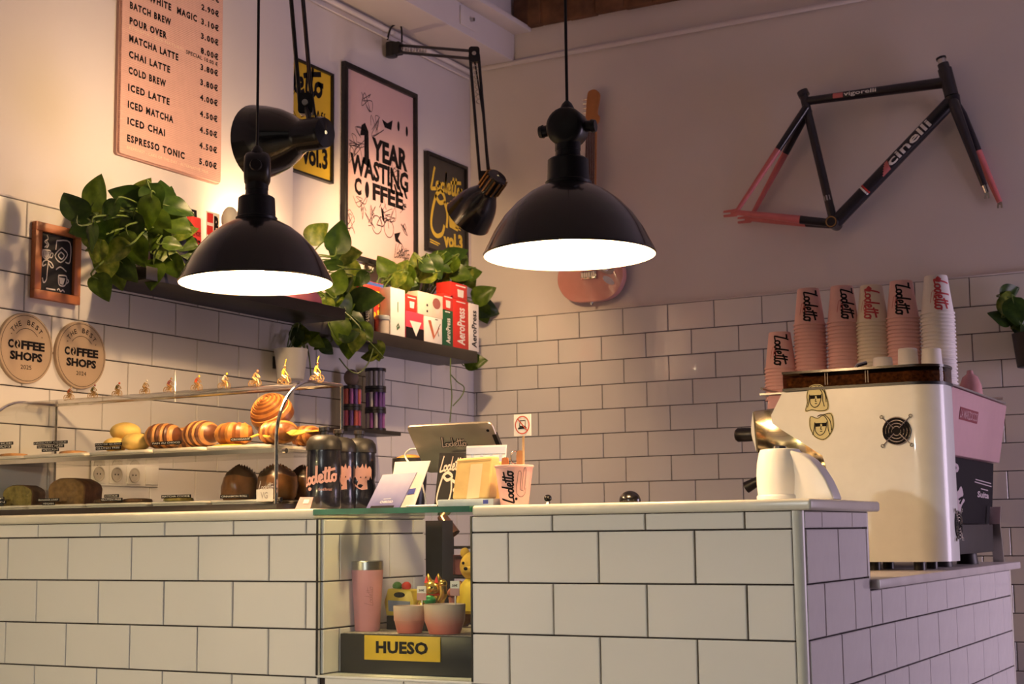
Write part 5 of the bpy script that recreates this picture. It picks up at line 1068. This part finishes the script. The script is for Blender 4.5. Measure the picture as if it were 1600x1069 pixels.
lav = ramp_mat('lavender_foil', [(0, (.10, .10, .27)), (.45, (.22, .22, .42)), (1, (.40, .38, .55))], .35, 'Z', 0, .06, noise=.5, nscale=25)
t, f2 = leaning('coffee_packet', 'lavender foil packet leaning in front of the white card', 'packet', ((572, 793), (624, 793), (651, 738), (598, 742)), .050, .085, lav, .004)
m = MB(); text(m, 'CHIROSO', f2, .34, .14, .07, .38, .02); lines(m, f2, [[(.40, .26), (.62, .27)]], .012, sm=0); m.build('lettering', white, t, W=True, smooth=0)
m = MB(); m.poly([(.12, .0), (.82, .0), (.82, .07), (.12, .07)], f2); m.build('black_strip', ink, t, W=True, smooth=0)
t, f2 = leaning('white_card', 'bright white card propped up behind the lavender packet', 'card', ((606, 790), (646, 790), (672, 720), (617, 722)), .105, .135, white, .003)
m = MB(); m.poly([(.55, .28), (.85, .30), (.86, .42), (.56, .40)], f2); m.build('blue_mark', mat('blue_mark', (.04, .06, .35), .5, var=0), t, W=True, smooth=0)
t, f2 = leaning('menu_card', 'black card with white handwritten cafe name and jug drawing', 'card', ((678, 786), (711, 786), (726, 708), (687, 708)), .125, .145, blk, .004)
m = MB(); logo(m, f2, .08, .66, 1.0, .22, .05, .62); lines(m, f2, [[(.25, .58), (.12, .30), (.1, .12), (.3, .05), (.62, .10), (.7, .3), (.62, .55)], [(.25, .58), (.45, .64), (.66, .56), (.45, .5), (.25, .58)], [(.66, .5), (.9, .42), (.78, .3)]], .06); m.build('drawing', cream, t, W=True, smooth=0)
blue_c = mat('blue_check', (.38, .44, .62), .6, var=.05)
t, f2 = leaning('check_card', 'pale blue checked card behind the kraft bag', 'card', ((728, 786), (786, 786), (791, 695), (729, 697)), .150, .160, mat('card_white', (.66, .66, .72), .6), .003)
for k in range(4): m = MB(); m.poly([(.12+.24*k, .3), (.19+.24*k, .3), (.19+.24*k, .9), (.12+.24*k, .9)], f2); m.build('check_band', blue_c, t, W=True, smooth=0)
m = MB(); m.poly([(0, .86), (1, .86), (1, .97), (0, .97)], lambda x, y: f2(x, y)-V((0, .0004, 0))); m.poly([(0, .66), (1, .66), (1, .74), (0, .74)], lambda x, y: f2(x, y)-V((0, .0004, 0))); m.build('check_band', blue_c, t, W=True, smooth=0)
kr = mat('kraft_paper', (.62, .43, .17), .7, var=.10, scale=25, bump=.3); krl = mat('kraft_label', (.66, .54, .32), .6, var=.04)
t, f2 = leaning('kraft_bag', 'kraft paper coffee bag with pale label beside the pink cup', 'bag', ((706, 781), (764, 781), (769, 713), (714, 717)), .050, .062, kr, .034, zmin=1.069)
m = MB(); m.poly([(.40, .0), (.74, .02), (.76, .84), (.42, .84)], f2); m.build('label', krl, t, W=True, smooth=0)
m = MB(); m.ribbon([(0, .93), (1, .93)], .02, f2); m.build('fold', mat('kraft_fold', (.48, .32, .12), .7), t, W=True, smooth=0)
t, f2 = leaning('kraft_bag', 'second kraft bag half hidden behind the first', 'bag', ((752, 781), (780, 781), (783, 721), (752, 722)), .098, .108, kr, .020, zmin=1.0545)
o = MB().span((at_y(684, 790, .03).x, .030, GP+.0006), (at_y(771, 790, .03).x, .092, 1.0685)).build('flat_box', mat('pale_blue_box', (.52, .60, .64), .5), bevel=.001); tag(o, 'flat pale blue box lying under the kraft bag', 'box')
b2 = MB(); x1 = at_y(763, 790, .03).x; b2.add([(x1-.012, .0296, 1.058), (x1, .0296, 1.058), (x1, .0296, 1.066), (x1-.012, .0296, 1.066)], [(0, 1, 2, 3)]); b2.build('blue_mark', mat('blue_mark', (.04, .06, .35), .5, var=0), o, smooth=0)
t, f2 = leaning('pink_tag', 'small pink tag card leaning at the case corner', 'card', ((461, 795), (484, 795), (489, 777), (469, 777)), .010, .022, mat('tag_pink', (.62, .36, .34), .5), .002, zmin=1.0555)
m = MB(); m.poly([(.4, .45), (.8, .45), (.8, .8), (.4, .8)], f2); m.build('tag_label', white, t, W=True, smooth=0)

# tablet on its stand
TL = at_y(634, 667, .16); sc_ = 1/741.; av = (_r*141+_u*10-_f*60)*sc_; bv = (_r*30-_u*80+_f*57)*sc_*1.02; nv = bv.cross(av).normalized(); nv = nv if nv.dot(_f) < 0 else -nv
alu = mat('aluminium', (.42, .37, .31), .35, metal=.7, var=.04)
cen = TL+av*.5+bv*.5; foot = V((cen.x+.02, cen.y+.06, GP+.0005))
t = thing('tablet', 'silver tablet computer on a stand seen from behind with cafe sticker', 'tablet', foot)
la, lb = av.length, bv.length; ah, bh = av.normalized(), bv.normalized()
MB().prism(rrect(0, 0, la, lb, .012), TL, ah, bh, -nv*.007).build('shell', alu, t, W=True, bevel=.0025)
MB().prism(rrect(.004, .004, la-.004, lb-.004, .01), TL-nv*.0071, ah, bh, -nv*.001).build('screen', ink, t, W=True)
MB().prism(rrect(la*.955, lb*.24, la*1.003, lb*1.0, .003), TL+nv*.0005, ah, bh, -nv*.009).build('side_grip', blk, t, W=True)
f2 = lambda x, y: TL+ah*x+bh*y+nv*.0008
MB().prism(circ(la*.93, lb*.15, .0035, 14), TL+nv*.0006, ah, bh, nv*.001).build('camera_lens', ink, t, W=True)
m = MB(); logo(m, lambda x, y: f2(x, lb-y), la*.33, lb*.56, la*.30, .55); m.build('sticker_outline', ink, t, W=True, smooth=0)
m = MB(); logo(m, lambda x, y: TL+ah*x+bh*(lb-y)+nv*.0014, la*.33, lb*.56, la*.30, .26); m.build('sticker_lettering', cream, t, W=True, smooth=0)
MB().prism(rrect(la*.40, lb*.55, la*.68, lb*.85, .006), TL+nv*.0004, ah, bh, nv*.012).build('stand_plate', alu, t, W=True, bevel=.002)
MB().prism([(-.012, 0), (.012, 0), (.012, 1), (-.012, 1)], foot+V((-.01, 0, .006)), XA, (TL+ah*la*.5+bh*lb*.8+nv*.006)-(foot+V((0, 0, .006))), YA*.008).build('stand_arm', blk, t, W=True)
MB().prism(rrect(-.06, -.05, .06, .05, .015), foot, XA, YA, ZA*.008).build('stand_base', blk, t, W=True, bevel=.001)
o = MB().tube(spline([at_y(652, 702, .22), at_y(640, 703, .21), at_y(634, 715, .21), at_y(655, 745, .17), at_y(664, 775, .16), (at_y(664, 775, .16)+V((.005, -.01, 0))).xy.to_3d()+V((0, 0, GP+.0028)), at_y(640, 789, .04).xy.to_3d()+V((0, 0, GP+.0028)), at_y(636, 789, .035).xy.to_3d()+V((.004, 0, GP+.0028)), at_y(682, 789, .028).xy.to_3d()+V((0, 0, GP+.0028))], 7), .0022, 7).build('charging_cable', white); tag(o, 'white charging cable curling from the tablet across the glass plate', 'cable')
c = at_y(640, 715, .30); lathe_thing('sugar_bowl', 'black bowl with orange sugar packets left of the tablet', 'bowl', (c.x, .30, GP+.0005), [('bowl', [(.026, 0), (.033, .004), (.039, .06), (.041, .10), (.040, .118), (.036, .118), (.034, .06), (0, .05)], blk), ('sugar_fill', [(.034, .112), (.030, .120), (.015, .126), (0, .127)], mat('sugar_orange', (.55, .25, .04), .5, var=.4, scale=60))])
# pink cup with sign
c = at_y(804, 787, .055); t = thing('sign_cup', 'pink paper cup with handwriting holding a no-laptop sign', 'cup', (c.x, .055, WT))
MB().lathe([(.0275, 0), (.0285, .001), (.0385, .076), (.0405, .077), (.0405, .080), (.0385, .081), (.0372, .079), (.028, .006), (0, .005)], 44, caps=False).build('cup', cpink, t)
a0 = math.atan2(CAM.y-.055, CAM.x-c.x); cm = lambda x, y: V((math.cos(a0+x/.034), math.sin(a0+x/.034), 0))*(.0285+y*.1333+.0009)+V((0, 0, y))
m = MB(); logo(m, lambda x, y: cm(-y-.006, x), .003, -.004, .066, .30); m.poly(circ(.004, .012, .003, 8), cm); m.build('handwriting', ink, t, smooth=0)
m = MB(); lines(m, cm, [[(.006, .05), (.008, .066), (.013, .064), (.012, .03)], [(.016, .03), (.018, .07), (.023, .07), (.022, .03)], [(.006, .05), (.004, .025), (.014, .016), (.024, .022), (.025, .034)], [(.012, .03), (.020, .028)]], .0009); m.build('hand_doodle', mat('thin_ink', (.10, .07, .08), .6, var=0), t, smooth=0)
a, b = at_y(805, 682, .055), at_y(831, 647, .055); st = at_y(818, 690, .055)
sg = thing('no_laptop_sign', 'small white sign with red crossed-out laptop on a wooden stick', 'sign', (st.x, .055, WT+.0056))
MB().tube([(st.x-.002, .055, WT+.006), (st.x, .055, a.z+.012)], .0026, 8).build('stick', mat('pale_wood', (.55, .36, .18), .7, var=.2), sg, W=True)
MB().span((a.x, .050, a.z), (b.x, .0515, b.z)).build('plate', white, sg, W=True)
f2 = plane((a.x, .0494, a.z), XA*(b.x-a.x), ZA*(b.z-a.z)); m = MB(); m.ribbon(closed(circ(.5, .5, .40, 32)), .06, f2); m.ribbon([(.24, .78), (.78, .24)], .06, f2); m.build('red_ring', mat('sign_red', (.50, .08, .05), .6, var=0), sg, W=True, smooth=0)
m = MB(); lines(m, lambda x, y: f2(x, y)+V((0, .0002, 0)), [[(.34, .44), (.36, .70), (.68, .70), (.67, .44), (.34, .44)], [(.24, .34), (.76, .36)], [(.28, .38), (.72, .40)]], .05, sm=0); m.build('laptop_icon', ink, sg, W=True, smooth=0)
for dx, dz, cc, lab in ((-.020, .020, (.45, .16, .05), 'short orange stirrer leaning at the left rim of the pink cup'), (.012, .034, (.50, .26, .10), 'flat wooden stirrer standing in the pink cup')):
    o = MB().prism(sp2([(-.006, -.068), (.006, -.068), (.008, dz-.01), (.003, dz), (-.003, dz), (-.008, dz-.01)], 3, True), (0, 0, 0), XA, ZA, YA*.003).build('stirrer', mat('stirrer_%s' % dx, cc, .6, var=.2)); o.location = (c.x+dx*.8, .062 if dx > 0 else .045, WT+.0765); tag(o, lab, 'stirrer')
o = MB().tube([(c.x-.006+.010*math.cos(w), .070, WT+.098+.013*math.sin(w)) for w in [2*pi*k/20 for k in range(20)]], .0012, 6, True).tube([(c.x-.006, .070, WT+.010), (c.x-.006, .070, WT+.086)], .0012, 6).build('wire_loop', chrome); tag(o, 'thin wire loop standing in the pink cup', 'wire')

# ------------------------------------------------------------------ display niche
NB = NZ+.0005
bxm = mat('black_box', (.010, .010, .012), .35, var=.2)
bx = thing('display_box', 'low black box with yellow lettered plate inside the niche', 'box', (-.875, .20, NB))
MB().span((-1.050, .060, NB), (-.700, .400, .788)).build('box', bxm, bx, W=True, bevel=.002)
MB().span((-1.046, .066, .7881), (-.704, .396, .7893)).build('lace_paper', mat('lace_paper', (.40, .34, .30), .8, var=.5, scale=120), bx, W=True)
yp = MB().span((-.985, .0565, .735), (-.796, .0598, .786)).build('name_plate', mat('plate_yellow', (.70, .46, .02), .5, var=.04), bx, W=True, bevel=.0008)
m = MB(); text(m, 'HUESO', plane((0, .0560, 0), XA, ZA), -.955, .749, .026, .130, .045, 1.05); m.build('lettering', ink, yp, W=True, smooth=0)
BX = .7897
tp = mat('tumbler_pink', (.62, .27, .32), .38, var=.04); c = at_y(574, 985, .13)
t = lathe_thing('tumbler', 'pink insulated tumbler with steel rim in the niche', 'tumbler', (c.x, .13, BX), [('body', [(.026, 0), (.0275, .002), (.0345, .128), (.0345, .132)], tp), ('rim', [(.0347, .132), (.0347, .150), (.033, .1515), (.031, .150), (.030, .12), (0, .115)], steel)])
m = MB(); a0 = math.atan2(CAM.y-.13, CAM.x-c.x); cm = cyl_map((0, 0, 0), .0338, a0); logo(m, lambda x, y: cm(-y+.012, x), .055, .0, .042, .12); m.build('engraving', mat('engraved', (.35, .14, .17), .4, var=0), t, smooth=0)
glz = ramp_mat('pink_fade_glaze', [(0, (.60, .14, .10)), (.35, (.62, .20, .15)), (1, (.70, .55, .42))], .3, 'Z', .0, .055, noise=.35, nscale=9)
def bowl(u, y, r, h, label, step):
    c = at_y(u, 990, y); p = [(r*.55, 0), (r*.75, .001), (r*.86, h*.25)] + ([(r*.93, h*.45), (r*.97, h*.47)] if step else [(r*.97, h*.45)]) + [(r, h*.9), (r, h), (r*.93, h), (r*.9, h*.5), (0, h*.2)]
    o = MB().lathe(p, 40).build('ceramic_cup', glz); o.location = (c.x, y, BX); tag(o, label, 'cup', 'pink and cream ceramic cups'); return c
c1 = bowl(640, .092, .0345, .058, 'pink and cream stepped ceramic cup beside the tumbler', True)
c2 = bowl(695, .098, .0440, .062, 'wide pink and cream ceramic bowl at the right of the niche', False)
for cc, y, u, v0, v1, lab in ((c1, .100, 659, 938, 916, 'small price flag standing in the stepped cup'), (c2, .105, 711, 931, 908, 'small price flag standing in the wide bowl')):
    a, b = at_y(u-7, v0, y), at_y(u+7, v1, y); mx_ = (a.x+b.x)/2
    t = thing('price_flag', lab, 'sign', (mx_, y, BX+.014), 'price flags in the ceramic cups')
    MB().tube([(mx_, y+.001, BX+.0145), (mx_, y+.001, a.z+.01)], .0016, 6).build('stick', white, t, W=True); MB().span((a.x, y-.001, a.z), (b.x, y, b.z)).build('flag', white, t, W=True)
    m = MB(); f2 = plane((a.x, y-.0014, a.z), XA*(b.x-a.x), ZA*(b.z-a.z)); text(m, '20€', f2, .2, .62, .16, .6, .03); m.build('price', ink, t, W=True, smooth=0)
    m = MB(); m.poly([(0, 0), (1, 0), (1, .5), (0, .5)], f2); m.build('pink_half', mat('flag_pink', (.55, .30, .30), .6), t, W=True, smooth=0)
# toy van
c = at_y(632, 940, .20); tv = thing('toy_van', 'yellow toy van with blue windscreen behind the stepped cup', 'toy', (c.x, .20, BX)); z0 = BX+.036
ty = mat('toy_yellow', (.62, .45, .05), .35, var=.1)
MB().span((c.x-.035, .18, BX), (c.x+.035, .235, BX+.030)).build('stand', bxm, tv, W=True, bevel=.002)
MB().prism([(-.036, .0), (.034, 0), (.036, .03), (.030, .056), (-.032, .060), (-.042, .03)], (c.x, .180, BX+.030), XA, ZA, YA*.055).build('body', ty, tv, W=True, bevel=.004)
MB().prism([(-.028, .010), (.026, .010), (.028, .032), (-.030, .034)], (c.x, .1785, BX+.030), XA, ZA, YA*.004).build('windscreen', mat('toy_glass', (.22, .25, .32), .15), tv, W=True)
MB().prism(circ(0, 0, .014, 18, .006), (c.x, .178, BX+.076), XA, ZA, YA*.004).build('grille', ink, tv, W=True)
for dx, mm in ((-.022, mat('toy_green', (.10, .28, .04), .4)), (.002, red)): MB().ball((c.x+dx, .205, BX+.094), (.011, .011, .010), 14, 8).build('roof_ball', mm, tv, W=True)
# lucky cat
c = at_y(678, 950, .185); lc = thing('lucky_cat', 'gold lucky cat figurine with green bib raising a paw', 'figurine', (c.x, .185, BX+.0252)); MB().prism(rrect(-.028, -.028, .028, .028, .006), (0, 0, -.025), XA, YA, ZA*.0245).build('plinth', bxm, lc); gd = mat('gold_paint', (.72, .46, .10), .22, metal=.9, var=.1)
MB().ball((0, 0, .030), (.024, .022, .031), 24, 14).build('body', gd, lc); MB().ball((0, -.004, .066), (.021, .019, .018), 24, 14).build('head', gd, lc)
for s in (-1, 1):
    e = MB().lathe([(.009, 0), (.007, .010), (.0005, .022)], 10, Matrix.Translation((s*.013, -.002, .076))).build('ear', gd, lc); MB().lathe([(.005, 0), (.0004, .014)], 8, Matrix.Translation((s*.013, -.010, .078))).build('inner_ear', red, e)
    MB().ball((s*.013, -.014, .006), (.010, .014, .007), 12, 8).build('foot', gd, lc); MB().ball((s*.008, -.0215, .068), (.0028, .002, .002), 8, 6).build('eye', ink, lc)
MB().tube([(.020, -.006, .040), (.030, -.008, .052), (.029, -.010, .072)], [.009, .009, .008], 10).ball((.029, -.010, .076), .0095, 12, 8).build('raised_paw', gd, lc); MB().tube([(-.019, -.010, .042), (-.024, -.020, .030), (-.016, -.024, .022)], [.008, .008, .007], 10).build('paw', gd, lc)
MB().ball((0, -.017, .040), (.015, .008, .012), 16, 10).build('bib', mat('bib_green', (.02, .25, .08), .3), lc); MB().lathe([(.017, .050), (.0185, .052), (.017, .054)], 20, caps=False).build('collar', red, lc)
c = at_y(699, 945, .21); o = thing('pink_toy', 'tiny pink toy figure beside the lucky cat', 'toy', (c.x+.004, .225, BX)); MB().lathe([(.010, 0), (.012, .03), (.008, .06), (.009, .07)], 16).build('body', mat('toy_pink', (.60, .22, .18), .4), o); MB().ball((0, 0, .080), .011, 14, 10).build('head', mat('toy_pink', (.60, .22, .18), .4), o)
# toy bear
c = at_y(731, 900, .30); bb_ = thing('toy_bear', 'yellow toy bear in a yellow shirt behind the right counter edge', 'toy', (c.x+.012, .31, BX)); fur = mat('bear_fur', (.50, .30, .03), .7, var=.2, scale=60, bump=.4); shirt = mat('bear_shirt', (.62, .44, .03), .6, var=.1); brn = mat('bear_brown', (.26, .12, .05), .7, var=.2)
MB().lathe([(.024, .030), (.040, .038), (.042, .06), (.032, .095), (.020, .108)], 26).build('shirt', shirt, bb_); MB().ball((0, 0, .135), (.034, .032, .034), 24, 16).build('head', fur, bb_); MB().ball((0, -.028, .126), (.014, .012, .011), 14, 10).build('muzzle', fur, bb_); MB().ball((0, -.040, .131), (.005, .004, .004), 10, 8).build('nose', ink, bb_)
for s in (-1, 1):
    MB().ball((s*.025, 0, .165), (.012, .007, .012), 14, 10).build('ear', fur, bb_); MB().ball((s*.012, -.030, .143), .0035, 8, 6).build('eye', ink, bb_)
    MB().tube([(s*.028, 0, .096), (s*.046, -.006, .070), (s*.042, -.016, .046)], [.013, .013, .011], 10).build('arm', brn, bb_); MB().tube([(s*.018, 0, .032), (s*.024, -.010, .014), (s*.026, -.030, .0135)], [.017, .0155, .013], 10).build('leg', brn, bb_)
# things further back, seen through the niche
xa, xb = at_y(665, 860, .47).x, at_y(691, 860, .47).x
o = MB().span((xa, .47, .0), (xb, .52, 1.03)).build('fridge_post', mblk); tag(o, 'black upright post seen at the back of the niche', 'post')
rk = thing('glass_rack', 'black wire rack with glasses seen through the niche', 'rack', (-.85, .95, 0))
x0, x1 = at_y(686, 880, .95).x, at_y(760, 880, .95).x
for xx in (x0, x1):
    for yy in (.90, 1.02): MB().tube([(xx, yy, 0), (xx, yy, 1.02)], .006, 6).build('upright', blk, rk, W=True)
for z in (.80, .88, .96):
    for yy in (.90, .93, .96, .99, 1.02): MB().tube([(x0, yy, z), (x1, yy, z)], .004, 6).build('shelf_wire', blk, rk, W=True)
for k, (u, zz_) in enumerate(((702, .8845), (720, .8845), (700, .8045), (716, .8045), (732, .8045))):
    o = MB().lathe([(.014, 0), (.017, .002), (.020, .055), (.018, .055), (.015, .004), (0, .003)], 20).build('drinking_glass', mat('smoky_pink', (.25, .10, .12), .15, var=.2)); o.location = (at_y(u, 880, .96).x, .96, zz_); tag(o, ['dark pink glass on the middle rack shelf, left', 'dark pink glass on the middle rack shelf, right', 'dark pink glass on the lowest rack shelf, left', 'dark pink glass on the lowest rack shelf, centre', 'dark pink glass on the lowest rack shelf, right'][k], 'glass', 'glasses on the wire rack')
a, b = at_y(690, 806, .60), at_y(708, 836, .60)
sh_ = thing('shaker', 'copper coloured shaker hanging tilted at the back of the niche', 'shaker', a); MB().lathe([(.012, 0), (.013, .003), (.019, (b-a).length), (.017, (b-a).length), (.012, .01), (0, .008)], 24, axis_m(a, b-a)).build('cup', mat('copper', (.50, .26, .14), .25, metal=1, var=.1), sh_, W=True); MB().tube([a, a+V((0, .0, .03)), (a.x, a.y, 1.0405)], .002, 6).build('hook', blk, sh_, W=True)
